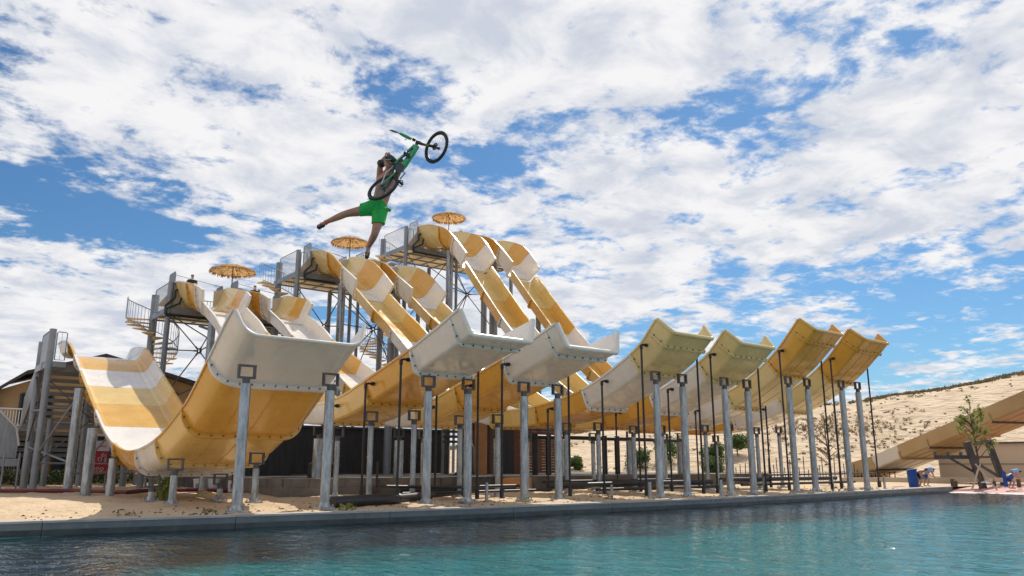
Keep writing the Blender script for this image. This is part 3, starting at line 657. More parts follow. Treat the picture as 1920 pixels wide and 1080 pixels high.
tower(26.3,38.6,63,67.8,17.8,'third tower from the left, middle height, with clear side panel',[(29.35,60.5,.33,16.8)],
      [((28.3,61.4,13.0),[(26.4,63,16.4),(26.4,63,9.8),(26.4,63,13),(29.35,60.6,15.6),(29.35,60.6,13),(29.35,60.6,10.2)]),
       ((32.9,61.2,13.2),[(29.4,60.6,16),(29.4,60.6,9.4),(34.5,60.2,16),(34.5,60.2,9.6),(31,66,17),(29.4,60.6,13.2),(34.5,60.2,13.2),(33.5,66,9)]),
       ((36.4,66,13.4),[(34.6,60.3,16.6),(38.5,67.5,17),(34.6,60.3,10),(38.5,67.5,10)])],
      'mesh_light',[29.35,34.5],0,poles2=[(34.5,60,.32,16.8),(30.35,60.8,.14,17),(31.25,61.1,.14,16.2),(31.3,67,.2,17.4),(34.0,62,.2,17.2),(29.3,51.6,.28,11.4),(34.6,52,.26,11.6)])
tower(37.8,51.0,64.3,69.4,22.5,'tallest tower at the right rear with clear side panel and thatched parasol',[(41.0,61.3,.34,22.0)],
      [((44.3,63,18.2),[(41,61.4,21.4),(41,61.4,14.4),(46.4,61.3,21.2),(46.4,61.3,14.6),(41,61.4,18.3),(46.4,61.3,18.3),(42.6,68,22),(46,68,22),(43,68,14),(46,68,14)]),
       ((39.5,62.8,18.2),[(37.9,64.3,21.8),(37.9,64.3,14.6),(41,61.4,21),(41,61.4,15),(37.9,64.3,18.2)]),
       ((43.8,61.8,11.8),[(41,61.4,14.6),(41,61.4,8.6),(46.4,61.3,14.6),(46.4,61.3,8.6)])],
      'mesh_light',[41.0,46.4],0,poles2=[(46.4,61.2,.33,22.0),(42.0,61.6,.14,22),(47.3,64,.2,22),(48.6,64.4,.2,22),(43.5,69,.2,22),(41,54.4,.24,15.4),(46.4,54.4,.24,15.4)])
# ---------------------------------------------------------------- parasols
def parasol(x,y,zb,za,r,label,rot):
    t_=thing('thatched_parasol',(x,y,zb),label,'parasol','thatched parasols on the towers')
    MB().tube([(x,y,zb),(x,y,za-.05)],.045,8).build('pole','dsteel',t_)
    rnd=random.Random(int(x*10)); n=32; rings=6; H=.62
    vs=[];fs=[]
    for lay in (0,):
        for i in range(rings+1):
            k=i/rings; rr=r*k
            for j in range(n):
                a=2*math.pi*j/n+rot; sc=1-.05*k*abs(math.sin(a*4))*0-.03*k*rnd.random()
                sag=-.06*math.sin(math.pi*k)*abs(math.cos(a*4))
                vs.append((x+rr*sc*math.cos(a),y+rr*sc*math.sin(a),za-H*(k**1.55)-.02+sag*0.6+rnd.uniform(-.012,.012)))
    for i in range(rings):
        for j in range(n): fs.append((i*n+j,i*n+(j+1)%n,(i+1)*n+(j+1)%n,(i+1)*n+j))
    MB().add(vs,fs,False).build('canopy','thatch',t_)
    mb=MB()
    for q in range(420):     # hanging palm strands round the edge and lying over the roof
        a=rnd.uniform(0,2*math.pi); k=1 if q<330 else rnd.uniform(.25,.95); rr=r*k*rnd.uniform(.96,1.0)
        z=za-H*(k**1.55)+.02; L=rnd.uniform(.08,.30) if k==1 else rnd.uniform(.2,.4); w=rnd.uniform(.04,.09)
        p=Vector((x+rr*math.cos(a),y+rr*math.sin(a),z)); o_=Vector((math.cos(a),math.sin(a),0)); s_=Vector((-math.sin(a),math.cos(a),0))
        e_=p+(o_*rnd.uniform(.02,.16)+Vector((0,0,-L))+s_*rnd.uniform(-.08,.08) if k==1 else o_*L+Vector((0,0,-L*.55+.09)))
        mb.add([p-s_*w,p+s_*w,e_+s_*w*.3,e_-s_*w*.3],[(0,1,2,3)])
    mb.build('palm_fringe','thatch',t_,kind='stuff')
    for j in range(8):
        a=rot+j*math.pi/4; pts=[(x+r*k*math.cos(a),y+r*k*math.sin(a),za-H*(k**1.55)-.07) for k in (0,.25,.5,.75,.97)]
        MB().tube(pts,.016,5).build('rib','bark',t_)
parasol(21.25,64.5,13.0,17.98,1.83,'thatched parasol on the lower middle tower above the seated people',0.2)
parasol(32.64,66,17.8,22.86,1.75,'thatched parasol just right of the flying rider\'s foot',0.5)
parasol(44.94,67.5,22.5,28.2,1.8,'highest thatched parasol, on the tallest tower',0.35)

# ================================================================== GROUND LEVEL OBJECTS
# raised block wall with fill behind
wl=thing('block_retaining_wall',(15.5,36.5,0),'low wall of big concrete blocks behind the slide posts, coloured dark for shade','wall')
x=15.5; k=0
for row,(z0,z1,dx) in enumerate(((-.1,.40,0),(.40,.80,.9))):
    x=15.5; i=0
    while x<54.8:
        w=1.9 if not(i==0 and row) else 1.0
        MB().box((x+.012,36.5+.02*((i+row)%2),z0+.004),(min(x+w,55)-.012,37.2,z1-.004)).build('block','concrete' if x<19.2 else 'darkconc',wl); x+=w; i+=1  # blocks further right take the concrete with shade in its colour
for row,(z0,z1) in enumerate(((-.1,.40),(.40,.80))):
    for j in range(6): MB().box((15.5+.02*((j+row)%2),37.22+j*1.9+row*.3,z0+.004),(16.1,37.2+(j+1)*1.9+row*.3,z1-.004)).build('block','concrete',wl)
mb=MB(); mb.box((15.9,37.15,-.3),(54.8,56.5,.77)); mb.build('raised_pad','darkconc',kind='structure')  # pad top also coloured dark for the shade under the slides
# dark plant container with rounded tanks
def dbox(name,lbl,cat,a,b,m,ribs=0):
    t_=thing(name,(a[0],a[1],a[2]),lbl,cat)
    MB().box(a,b).build('body',m,t_)
    for i in range(ribs):
        x=a[0]+(b[0]-a[0])*(i+.5)/ribs; MB().box((x-.05,a[1]-.07,a[2]),(x+.05,a[1]-.003,b[2])).build('panel_rib',m,t_)
    MB().box((a[0]-.1,a[1]-.15,b[2]+.003),(b[0]+.1,b[1]+.1,b[2]+.16)).build('roof_sheet','frame',t_)
    return t_
dbox('plant_room','long dark plant room behind the block wall at centre left','plant room',(20.8,54.8,.5),(36.6,59.2,4.1),'tarp',0)
dbox('plant_room','low black plant room behind the widest slide','plant room',(17.8,50.2,0),(21.4,53.6,3.5),'tarp',0)
t_=thing('filter_tank',(31.7,45,.77),'tall dark rounded filter tank left of the orange board','tank','filter tanks')
MB().tube([(31.7,45,.77),(31.7,45,2.6),(31.7,45,2.95),(31.7,45,3.1)],[.62,.62,.45,.15],18).build('tank_body','tarp',t_); MB().tube([(31.7,45,.77),(31.7,45,.95)],.72,18).build('tank_foot','black',t_)
t_=thing('filter_tank',(20.7,41,.77),'black filter tank beside the low block wall end','tank','filter tanks')
MB().tube([(19.3,41.2,.8),(19.3,41.2,1.5),(19.3,41.2,1.75)],[.75,.75,.3],18).build('tank_body','black',t_)
t_=thing('wheel_tyre',(15.6,43,0),'black curved rubber tyre leaning at the block wall end','tyre')
ring=[(15.4+.02*math.cos(a),43.3+.45*math.cos(a),.62+.5*math.sin(a)) for a in [i*math.pi/10 for i in range(20)]]
MB().tube(ring,.16,8,closed=True).build('tyre','rubber',t_)
# wooden hut
h_=thing('wooden_hut',(36.3,48,.77),'small hut of red brown boards behind the middle posts','hut')
for i in range(17):
    z=.8+i*.215; MB().box((35.9,48+.015*(i%2),z),(42.8,48.12,z+.205)).build('wall_board','wood',h_)
for i in range(17):
    z=.8+i*.215; MB().box((35.8+.01*(i%2),48.14,z),(35.9,52,z+.205)).build('side_board','wood',h_)
MB().box((35.9,52,.8),(42.8,52.1,4.45)).build('rear_wall','wood',h_); MB().box((35.4,47.6,4.47),(43.2,52.5,4.62)).build('roof','frame',h_)
MB().box((37.2,47.9,.8),(38.3,47.985,4.0)).build('door','tarp',h_)
for x in (35.85,42.75): MB().box((x-.09,47.86,.8),(x+.09,47.985,4.45)).build('corner_post','tarp',h_)
t_=MB().box((33.6,46.4,.78),(34.6,46.6,4.5)).build('upright_board','orangewood',base=(34,46.4,.78)); tag(t_,'tall orange plywood board standing beside the red hut','board')
t_=MB().box((27.8,36.1,0),(30.2,36.42,.72)).build('board_crate','orangewood',base=(29,36.1,0)); tag(t_,'orange board propped against the block wall below the hut','board')
t_=thing('timber_stack',(33,47.5,.77),'dark slatted timber stack left of the orange board','timber stack')
for i in range(5): MB().box((31.9,47.4,3.0+i*.36),(33.9,48.2,3.16+i*.36)).build('slat','timber',t_)
for x in (32.0,33.8): MB().box((x-.08,47.6,.78),(x+.08,48,4.75)).build('upright','timber',t_)
# black pressure pipes between lanes
def pipe_run(lbl,runs,stubs=()):
    t_=thing('ground_pipe_run',runs[0][0][0],lbl,'pipework','black pipe runs under the slides')
    for pts,r in runs: MB().tube(pts,r,10).build('pipe','black',t_)
    for (x,y,z,r) in stubs: MB().tube([(x,y,-.05),(x,y,z)],r,8).build('stub','galv',t_)
    return t_
pipe_run('thick black pipe lying on the sand beside the second slide post',[([(12.9,26.5,.16),(15.9,27.0,.2)],.22),([(15.9,27.1,.2),(18.2,28.4,.22)],.17),([(18.2,28.4,.22),(21.6,30.5,.22)],.1)])
pipe_run('black manifold pipes under the second and third slides',[([(16.2,29.3,.6),(20.0,29.3,.5),(24.2,29.6,.5)],.07),([(18.4,31.2,.35),(25,31.2,.35)],.12),([(17,28.6,.32),(25.4,28.9,.3)],.06),([(16.2,29.3,.6),(16.2,29.3,1.6)],.05)],[(19.9,26.7,.75,.07),(17.6,28,.5,.06),(21.8,26.4,.7,.05)])
pipe_run('black manifold pipes under the fourth and fifth slides',[([(25.6,29.4,.45),(31,29.1,.5),(38,29.2,.5)],.13),([(26.5,30.8,.62),(38,30.8,.62)],.07),([(27.5,28,.28),(37,28,.28)],.08)],[(27.2,24.3,.7,.08),(32.2,24.2,.75,.09),(25.8,25.3,.6,.06)])
pipe_run('black manifold pipes under the two rightmost slides',[([(38.6,29,.6),(49.5,28,.6)],.13),([(38.5,27.5,.35),(50,27,.38)],.08),([(39,26.2,.9),(52,26.6,.9)],.05)],[(36.7,24.8,.8,.09),(43.4,24.8,.8,.08),(50.7,25.4,.75,.08),(47.2,26.4,.8,.07)])
t_=thing('filter_pipes',(34.6,41,.77),'row of thick black upright pipes on the raised pad','pipework')
for x in (34.6,35.8,41.2,42.5,49.5): MB().tube([(x,41,.77),(x,41,3.5)],.2,12).build('upright_pipe','black',t_)
MB().tube([(34.0,41,3.3),(50,41,3.3)],.14,10).build('header_pipe','black',t_)
# ---------------------------------------------------------------- house at the left
hs=thing('ochre_house',(5,72,0),'ochre gabled house with dark windows and white balcony behind the left tower','house')
X0,X1=6.6,21.7; WY=72
MB().add([(X0,WY,0),(X1,WY,0),(X1,WY,8.1),(13.6,WY,10.1),(X0,WY,7.1),(X0,WY+9,0),(X1,WY+9,0),(X1,WY+9,8.1),(13.6,WY+9,10.1),(X0,WY+9,7.1)],
   [(0,1,2,3,4),(9,8,7,6,5),(1,6,7,2),(0,4,9,5),(0,5,6,1)]).build('wall','facade',hs)
MB().box((-12,WY-.6,0),(X0-.01,WY+8,6.2)).build('side_wing','facade',hs)
def roofp(pa,pb):
    (x0,z0),(x1,z1)=pa,pb
    MB().add([(x0,WY-1.1,z0),(x1,WY-1.1,z1),(x1,WY+9.5,z1),(x0,WY+9.5,z0),(x0,WY-1.1,z0+.28),(x1,WY-1.1,z1+.28),(x1,WY+9.5,z1+.28),(x0,WY+9.5,z0+.28)],[(0,3,2,1),(4,5,6,7),(0,1,5,4),(1,2,6,5),(2,3,7,6),(3,0,4,7)]).build('roof','roof',hs)
roofp((13.6,10.12),(22.6,7.9)); roofp((13.58,10.12),(8.2,8.35)); roofp((8.18,8.35),(6.0,6.6))
MB().box((-12,WY-1.4,6.22),(X0-.1,WY+8,6.45)).build('roof','roof',hs)
def win(x0,x1,z0,z1,mull=2):
    w=MB().box((x0,WY-.04,z0),(x1,WY-.004,z1)).build('window','glassdark',hs)
    m_=MB()
    for x in [x0+(x1-x0)*i/mull for i in range(mull+1)]: m_.box((x-.07,WY-.12,z0),(x+.07,WY-.05,z1))
    for z in (z0,z1): m_.box((x0+.08,WY-.12,z-.07),(x1-.08,WY-.05,z+.07))
    m_.build('window_frame','frame',w)
win(8.1,10.3,4.7,6.9,1); win(11.6,13.0,5.2,6.6); win(15.0,17.2,5,6.9); win(7.4,9.6,1.2,3.3,2); win(10.8,14.9,.2,3.7,4); win(15.6,18.0,1.2,3.5,3); win(18.9,20.9,.9,3.3,2)
win(19.35,19.75,7.05,7.6,1)
for x0,x1 in ((6.9,9.8),(15.2,18.3)):
    m_=MB()
    for i in range(18): x=x0+(x1-x0)*i/17; m_.tube([(x,WY-.35,1.0),(x,WY-.35,2.2)],.03,4,cap=False)
    m_.tube([(x0,WY-.35,2.2),(x1,WY-.35,2.2)],.05,6); m_.build('window_guard','tower',hs,kind='stuff')
bl=MB().box((5.6,68.8,3.9),(9.4,71.95,4.12)).build('balcony','whitepaint',hs)
m_=MB(); m_.tube([(5.6,68.8,5.5),(9.4,68.8,5.5)],.06,6); m_.tube([(5.6,68.8,4.3),(9.4,68.8,4.3)],.05,6)
for i in range(22): x=5.6+3.8*i/21; m_.tube([(x,68.8,4.1),(x,68.8,5.5)],.03,4,cap=False)
m_.build('balcony_rail','whitepaint',bl)
MB().box((6.9,WY-.5,3.72),(20.8,WY-.005,3.9)).build('ledge','whitepaint',hs)
# hedge
rnd=random.Random(3)
def leafcloud(mb,c,rad,n,size,rnd,flat=1,shell=.55):
    c=Vector(c)
    for i in range(n):
        v=Vector((rnd.gauss(0,1),rnd.gauss(0,1),rnd.gauss(0,1))).normalized()*(shell+(1-shell)*rnd.random())
        p=c+Vector((v.x*rad[0],v.y*rad[1],v.z*rad[2]))
        a=Vector((rnd.gauss(0,1),rnd.gauss(0,1),rnd.gauss(0,1))).normalized(); b=a.cross(Vector((rnd.gauss(0,1),rnd.gauss(0,1),rnd.gauss(0,1)))).normalized(); s_=size*rnd.uniform(.6,1.3)
        mb.add([p-a*s_,p+b*s_*.5,p+a*s_,p-b*s_*.5],[(0,1,2,3)])
mb=MB(); 
for i in range(70):
    x=4+i*.24; leafcloud(mb,(x,66.5+rnd.uniform(-.3,.3),.55+rnd.uniform(-.1,.12)),(.4,.5,.55),60,.11,rnd)
mb.build('hedge','leafd',base=(4,66,0),label='low dark clipped hedge in front of the ochre house',cat='hedge')
# sign, hoses, buckets
t_=thing('red_sign',(10.9,56,0),'red board sign with white round icons behind the left slide post','sign')
MB().box((10.35,56,.85),(11.55,56.06,2.3)).build('board','redsign',t_); MB().box((10.3,56,2.31),(11.55,56.06,2.95)).build('header_board','whitesign',t_)
MB().tube([(10.4,56.12,-.1),(10.4,56.12,2.9)],.05,6).build('leg','tower',t_); MB().tube([(11.5,56.12,-.1),(11.5,56.12,2.9)],.05,6).build('leg','tower',t_)
def ringicon(x,z,r):
    MB().tube([(x+r*math.cos(a),55.985,z+r*math.sin(a)) for a in [k*math.pi/6 for k in range(12)]],.022,5,closed=True).build('round_icon','whitepaint',t_)
for x,z,r in ((11.2,2.05,.08),(11.05,1.8,.11),(10.75,1.2,.09),(10.98,1.22,.08),(11.22,1.19,.09),(10.95,.98,.07),(11.15,.99,.07),(10.65,1.75,.09)): ringicon(x,z,r)
MB().tube([(10.85+i*.07,55.98,2.6+.05*math.sin(i*1.9)) for i in range(8)],.02,4).build('script_print','redsign',t_)
t_=MB().tube([(0,52.5,.08),(5.3,50.8,.1),(8.2,49.4,.08),(10.4,45.2,.06),(11.2,46.6,.07),(12.6,47.2,.1),(15.5,44.6,.08),(17,43.5,.05)],.1,8).build('red_hose','darkred',base=(8,49,0)); tag(t_,'dark red hose lying across the sand behind the left slide','hose')
t_=MB().tube([(11.2,36.5,.12),(11.6,37,.3),(12,37.4,.25),(12.6,37.2,.1)],.05,6).build('garden_hose','hoseyellow',base=(11.5,37,0)); tag(t_,'short yellow hose curled under the widest slide','hose')
def bucket(x,y,lbl,lab=True,lid='whitepaint',h=.62):
    t_=thing('plastic_bucket',(x,y,0),lbl,'bucket','buckets under the widest slide')
    MB().tube([(x,y,0),(x,y,h)],[.27,.33],16).build('pail','bucket',t_); MB().tube([(x,y,h),(x,y,h+.06)],.35,16).build('lid',lid,t_)
    if lab:
        a0=math.atan2(-y,-x); pts=[(x+.325*math.cos(a0+k*.2),y+.325*math.sin(a0+k*.2)) for k in range(-3,4)]
        MB().add([(a,b,.17) for a,b in pts]+[(a,b,.44) for a,b in pts],[(i,i+1,i+8,i+7) for i in range(6)]).build('label_print','label',t_)
bucket(14.35,46.3,'white lidded bucket with blue picture label, left one'); bucket(15.0,45.9,'plain pale bucket right of the blue labelled one',False)
bucket(15.55,44.2,'white bucket with red lid next to the ochre underside',True,'redsign')
t_=MB().box((13.5,45,-.02),(16.5,47,.02)).build('red_mat','darkred',base=(15,46,0)); tag(t_,'dark red mat under the white buckets','mat')
# small plants
def sprig(x,y,n,hh,m,name,lbl,cat,spread=.3,sz=.09,grp=None):
    mb=MB(); 
    for i in range(n):
        a=rnd.uniform(0,6.28); r_=spread*rnd.random(); p=Vector((x+r_*math.cos(a),y+r_*math.sin(a),0)); q=p+Vector((rnd.uniform(-.15,.15),rnd.uniform(-.15,.15),hh*rnd.uniform(.5,1)))
        s_=Vector((sz*.3,0,0)); mb.add([p-s_,p+s_,q+s_*.2],[(0,1,2)])
        leafcloud(mb,q,(sz,sz,sz),2,sz,rnd)
    mb.build(name,m,base=(x,y,0),label=lbl,cat=cat,group=grp)
sprig(12.2,24.0,14,.2,'leafy','weed_tuft','small yellow green weed tuft by the rim left of second front post','weed',.25)
sprig(9.9,36.5,50,.9,'leafy','yellow_shrub','bright yellow green young shrub seen under the widest slide','shrub',.4,.14)
sprig(6.0,26.0,9,.1,'scrub','dry_weed','dry weed on the sunlit sand at far left','weed',.3,.05,'dry weeds on the sand'); sprig(8.0,24.9,12,.16,'scrub','dry_weed','dry weed in the shadow left of the front post','weed',.3,.06,'dry weeds on the sand')
sprig(24.9,24.6,16,.25,'scrub','dry_weed','dry weed between third and fourth slides near the rim','weed',.2,.05,'dry weeds on the sand'); sprig(20.3,24.6,14,.3,'leafy','weed_tuft','thin green weed by the rim between second and third slides','weed',.12,.05)
# ---------------------------------------------------------------- dune planting
def zd(e,n): return dune(e,n)
mb=MB(); mb2=MB()
for i in range(1300):
    e=rnd.uniform(-5,110); n=rnd.uniform(97,149); q=(n-96)/54
    dn_=noise.noise(Vector((e*.06,n*.09,9)))
    if dn_<.08 and rnd.random()>.10: continue
    s_=rnd.choice((.1,.12,.18,.25,.35,.5)); z=zd(e,n); tgt=mb if rnd.random()<.55 else mb2
    c=EN(e,n,z+s_*.3); leafcloud(tgt,c,(s_*1.5,s_*1.5,s_*.6),int(10+s_*60),.12,rnd,shell=.2)
for i in range(420):       # brown thicket on the lower slope
    e=rnd.gauss(47,5.5); n=rnd.gauss(117,5); s_=rnd.uniform(.15,.5)
    leafcloud(mb2 if rnd.random()<.75 else mb,EN(e,n,zd(e,n)+s_*.4),(s_,s_,s_*1.1),int(10+s_*40),.10,rnd,shell=.1)
for i in range(1700):      # crest growth
    e=rnd.uniform(-20,112); n=148+rnd.uniform(-5,3); k=noise.noise(Vector((e*.09,3,0)))
    if k<-.12 and rnd.random()<.8: continue
    s_=rnd.uniform(.3,.75)*(1+.8*max(0,k)); z=zd(e,n); tgt=mb if rnd.random()<.7 else mb2
    leafcloud(tgt,EN(e,n,z+s_*.25),(s_*1.5,s_*1.5,s_*.6),22,.2,rnd,shell=.2)
mb.build('dune_scrub','scrub',kind='stuff'); mb2.build('dune_twigs','scrubb',kind='stuff')
def bush(e,n,r_,up_,lbl,m='leaf'):
    k_=e/n; n=94
    while n<140 and zd(k_*n,n)<up_: n+=.5
    e=k_*n; z=zd(e,n)-.1
    t_=thing('round_bush',EN(e,n,z),lbl,'bush','bushes at the foot of the dune'); mb=MB()
    for k in range(7): leafcloud(mb,EN(e+rnd.uniform(-.5,.5)*r_,n+rnd.uniform(-.5,.5)*r_,z+r_*(.75+rnd.uniform(-.35,.45))),(r_*.62,r_*.62,r_*.55),300,.15,rnd,shell=.5)
    mb.build('foliage',m,t_); MB().tube([EN(e,n,z-.2),EN(e,n,z+r_)],.08,6).build('stem','bark',t_)
bush(20.2,80,1.6,1.6,'rounded green bush on the sand, middle of the group','leaf'); bush(23.8,84,1.9,2.6,'darkest and rightmost round bush behind the posts','leaf'); bush(19.3,77,1.4,.3,'low bright green bush below the rounded one','leaf')
bush(12.6,80,1.7,1.0,'green bush left of the group seen between posts','leaf'); bush(16.6,84,2.2,1.6,'tall dark bush behind the middle posts','leaf'); bush(6.3,80,1.1,.8,'smallest green bush low on the dune right of the red hut','leaf')
# stake fence
fz=thing('stake_fence',EN(24,75,0),'irregular fence of thin dark stakes at the foot of the dune','fence')
for i in range(46):
    e=20+i*.36; n=76+.6*math.sin(i*.5); h_=rnd.uniform(.6,1.6) if i%3 else rnd.uniform(1.2,2.3)
    MB().tube([EN(e,n,-.1),EN(e+rnd.uniform(-.08,.08),n,h_)],.045,5).build('stake','timber',fz)
MB().tube([EN(20,76,.7),EN(28,76.4,.75),EN(36.5,76,.7)],.025,4).build('fence_wire','dsteel',fz)
# ---------------------------------------------------------------- big slide at the right
bs=thing('wide_dune_slide',EN(33,75,0),'broad tan multi lane slide sloping down from the right in front of the dune','water slide')
A=Vector((0,0,0)); P0=EN(32.3,76.5,.55); P1=EN(38.6,59.6,6.0); P2=EN(45,43,12.2)
def edge(k):    # gentle curve through the points
    if k<.08: 
        return P0+(P1-P0)*k+Vector((0,0,.25*(1-k/.08)))
    return P0+(P1-P0)*k if k<=1 else P1+(P2-P1)*(k-1)
wdir=EN(.93,.34,0).normalized(); Wd=4.6
nsg=11
for i in range(nsg):
    k0,k1=i*.17,(i+1)*.17; a=edge(k0); b=edge(k1); m_='tanw' if i==1 else 'tanslide'
    up_=(b-a).normalized().cross(wdir); 
    if up_.z<0: up_=-up_
    mb=MB(); prof=[(0,.75),(0,-.35)]
    for l in range(4):
        x0=Wd*l/4; x1=Wd*(l+1)/4; prof+=[(x0+.12,-.45),(x1-.12,-.45),(x1,-.35),(x1,-.12 if l<3 else .75)] if l<3 else [(x0+.12,-.45),(x1-.12,-.45),(x1,-.35),(x1,.75)]
        if l<3: prof+=[(x1+.02,-.35)]
    n_=len(prof); vs=[]
    for p in (a,b): vs+=[p+wdir*x+up_*y for x,y in prof]; 
    for p in (a,b): vs+=[p+wdir*(x+(.06 if x<.2 else (-.06 if x>Wd-.2 else 0)))+up_*(y+.06 if y<.7 else y) for x,y in prof]
    fs=[(j,j+1,n_+j+1,n_+j) for j in range(n_-1)]+[(2*n_+j+1,2*n_+j,3*n_+j,3*n_+j+1) for j in range(n_-1)]+[(0,n_,3*n_,2*n_),(n_-1,3*n_-1,4*n_-1,2*n_-1)]
    mb.add(vs,fs); so_=mb.build('slide_panel',m_,bs)
    MB().obox(a+up_*.2-wdir*.05,a-up_*.52-wdir*.05,.14,.08,up=wdir).build('joint_flange','tanslide',so_)
    MB().obox(a-up_*.5,a-up_*.5+wdir*Wd,.16,.12,up=up_).build('joint_rib','timber' if i%2 else 'tanslide',so_)
# trestle
ts=thing('timber_trestle',EN(32,53,0),'dark braced trestle with two leaning posts carrying the broad slide','trestle')
T=lambda e,n,z:EN(e*1.05,n*1.05,1.5+(z-1.5)*1.05)
MB().obox(T(31.1,53,-.1),T(30.35,53,2.95),.36,.36).build('post','timber',ts); MB().obox(T(34.4,56,-.1),T(33.6,56,3.0),.36,.36).build('post','timber',ts)
MB().obox(T(28.6,54,1.95),T(31.0,53,1.95),.24,.26).build('cross_beam','timber',ts); MB().obox(T(30.3,53,2.85),T(33.9,56,3.1),.24,.2).build('cross_beam','timber',ts)
MB().obox(T(30.8,53,1.95),T(33.8,56,1.98),.16,.16).build('cross_beam','timber',ts)
MB().obox(T(29.5,53.6,1.85),T(31.0,53,.75),.14,.16).build('brace','timber',ts); MB().obox(T(30.9,53.2,1.6),T(34.1,56,.6),.14,.16).build('brace','timber',ts)
for q in range(3): MB().obox(T(28.7+q*.7,54-.3*q,2.05),T(28.7+q*.7,54-.3*q,2.3),.16,.16).build('saddle','dsteel',ts)
# store building behind
sb=thing('beige_store',EN(39,72,0),'plain beige flat roofed store behind the trestle at the right','building')
MB().add([EN(38.5,72,-.1),EN(66,66,-.1),EN(68,82,-.1),EN(44,80,-.1),EN(38.5,72,3.2),EN(66,66,3.7),EN(68,82,3.7),EN(44,80,3.2)],[(0,3,2,1),(4,5,6,7),(0,1,5,4),(1,2,6,5),(2,3,7,6),(3,0,4,7)]).build('wall','bwall',sb)
MB().obox(EN(38.4,71.9,3.25),EN(66.1,65.9,3.75),.25,.14).build('roof_edge','frame',sb); MB().obox(EN(38.4,71.93,1.5),EN(66.1,65.93,1.5),.03,.05).build('wall_seam','frame',sb)
# low timber kerb and logs
kb=thing('timber_kerb',EN(28,52.5,0),'low pale timber kerb along the beach paving at the right','kerb')
for i in range(6): MB().obox(EN(23+i*2.6,56-.1*i,.42),EN(25.5+i*2.6,56-.1*(i+1),.42),.18,.3).build('rail','bwall',kb); 
for i in range(7): MB().tube([EN(23+i*2.6,56-.1*i,-.05),EN(23+i*2.6,56-.1*i,.35)],.12,8).build('post','bark',kb)
for e in (29.2,29.6): pass
def log(e,n,lbl): 
    t_=MB().tube([EN(e,n,-.05),EN(e,n,.5)],.13,10).build('log_stump','bark',base=EN(e,n,0)); tag(t_,lbl,'stump','log stumps by the paving')
log(30.2,55,'brown log stump left of the young tree'); log(34.1,54,'brown log stump right of the person with the towel at far right')
def lounger(e,n,lbl):
    t_=thing('lying_board',EN(e,n,0),lbl,'lounger'); MB().obox(EN(e,n,.2),EN(e+.75,n,.42),.4,.05).build('back_pad','bucket',t_); MB().obox(EN(e-.5,n,.2),EN(e+.1,n,.2),.5,.06).build('seat_pad','frame',t_)
    for d in (-.4,.2): MB().tube([EN(e+d,n,0),EN(e+d,n,.2)],.03,5).build('leg','dsteel',t_)
lounger(32.0,55,'pale beach recliner close to the person at far right')
# young tree with props
def tree(base,H,lbl,n,mleaf,crown,name='young_tree'):
    t_=thing(name,base,lbl,'tree'); b=Vector(base); pts=[b+Vector((.06*math.sin(i),.05*math.cos(i*1.3),H*i/6)) for i in range(7)]
    MB().tube(pts,[.08,.075,.065,.055,.045,.03,.015],8).build('trunk','bark',t_)
    lm=MB(); fm=MB()
    for i in range(22):
        k=rnd.uniform(.28,.97); p=b+Vector((0,0,H*k)); a=rnd.uniform(0,6.28); L=(1.05-k*.65)*H*.30*crown
        e_=p+Vector((math.cos(a)*L,math.sin(a)*L,L*rnd.uniform(.5,1.1))); lm.tube([p,(p+e_)/2+Vector((0,0,.05)),e_],[.035,.025,.012],5)
        for q in range(4): 
            c=p+(e_-p)*rnd.uniform(.45,1.05); leafcloud(fm,c,(.28,.28,.26),n,.14,rnd,shell=.1)
    lm.build('branches','bark',t_); 
    if n: fm.build('leaves',mleaf,t_)
    return t_
yt=tree(EN(31.5,54,-.15),6.0,'young leafy tree with wooden props in front of the broad slide',6,'leafy',.85)
for s_ in (-1,1): MB().obox(EN(31.5+s_*.85,53.6,-.2),EN(31.5-s_*.15,54,1.5),.09,.09).build('prop','bwall',yt)
tree(EN(23.8,60,0),5.0,'bare brown sapling between the two rightmost slides',1,'scrubb',.8,'bare_sapling')
# ---------------------------------------------------------------- people
def skin(edges,verts,parent,m,name,root_i=0,sub=2,base=None):
    """verts: (x,y,z,rx[,ry]) in survey units; grown into one continuous surface"""
    me=bpy.data.meshes.new('tmp'); me.from_pydata([Vector(v[:3])*S for v in verts],edges,[])
    o=bpy.data.objects.new('tmp',me); COL.objects.link(o)
    sk=o.modifiers.new('s','SKIN'); 
    for i,v in enumerate(verts):
        d=me.skin_vertices[0].data[i]; d.radius=(v[3]*S,(v[4] if len(v)>4 else v[3])*S); d.use_root=(i==root_i)
    ss=o.modifiers.new('u','SUBSURF'); ss.levels=sub; ss.render_levels=sub
    dg=bpy.context.evaluated_depsgraph_get(); dg.update(); nm=bpy.data.meshes.new_from_object(o.evaluated_get(dg)); bpy.data.objects.remove(o); bpy.data.meshes.remove(me)
    bs_=Vector(root(parent)['base'])*S
    for v in nm.vertices: v.co-=bs_
    for p in nm.polygons: p.use_smooth=True
    nm.materials.clear(); nm.materials.append(M[m]); nm.name=name
    o=bpy.data.objects.new(name,nm); COL.objects.link(o); o.parent=parent
    return o
u_=1/S
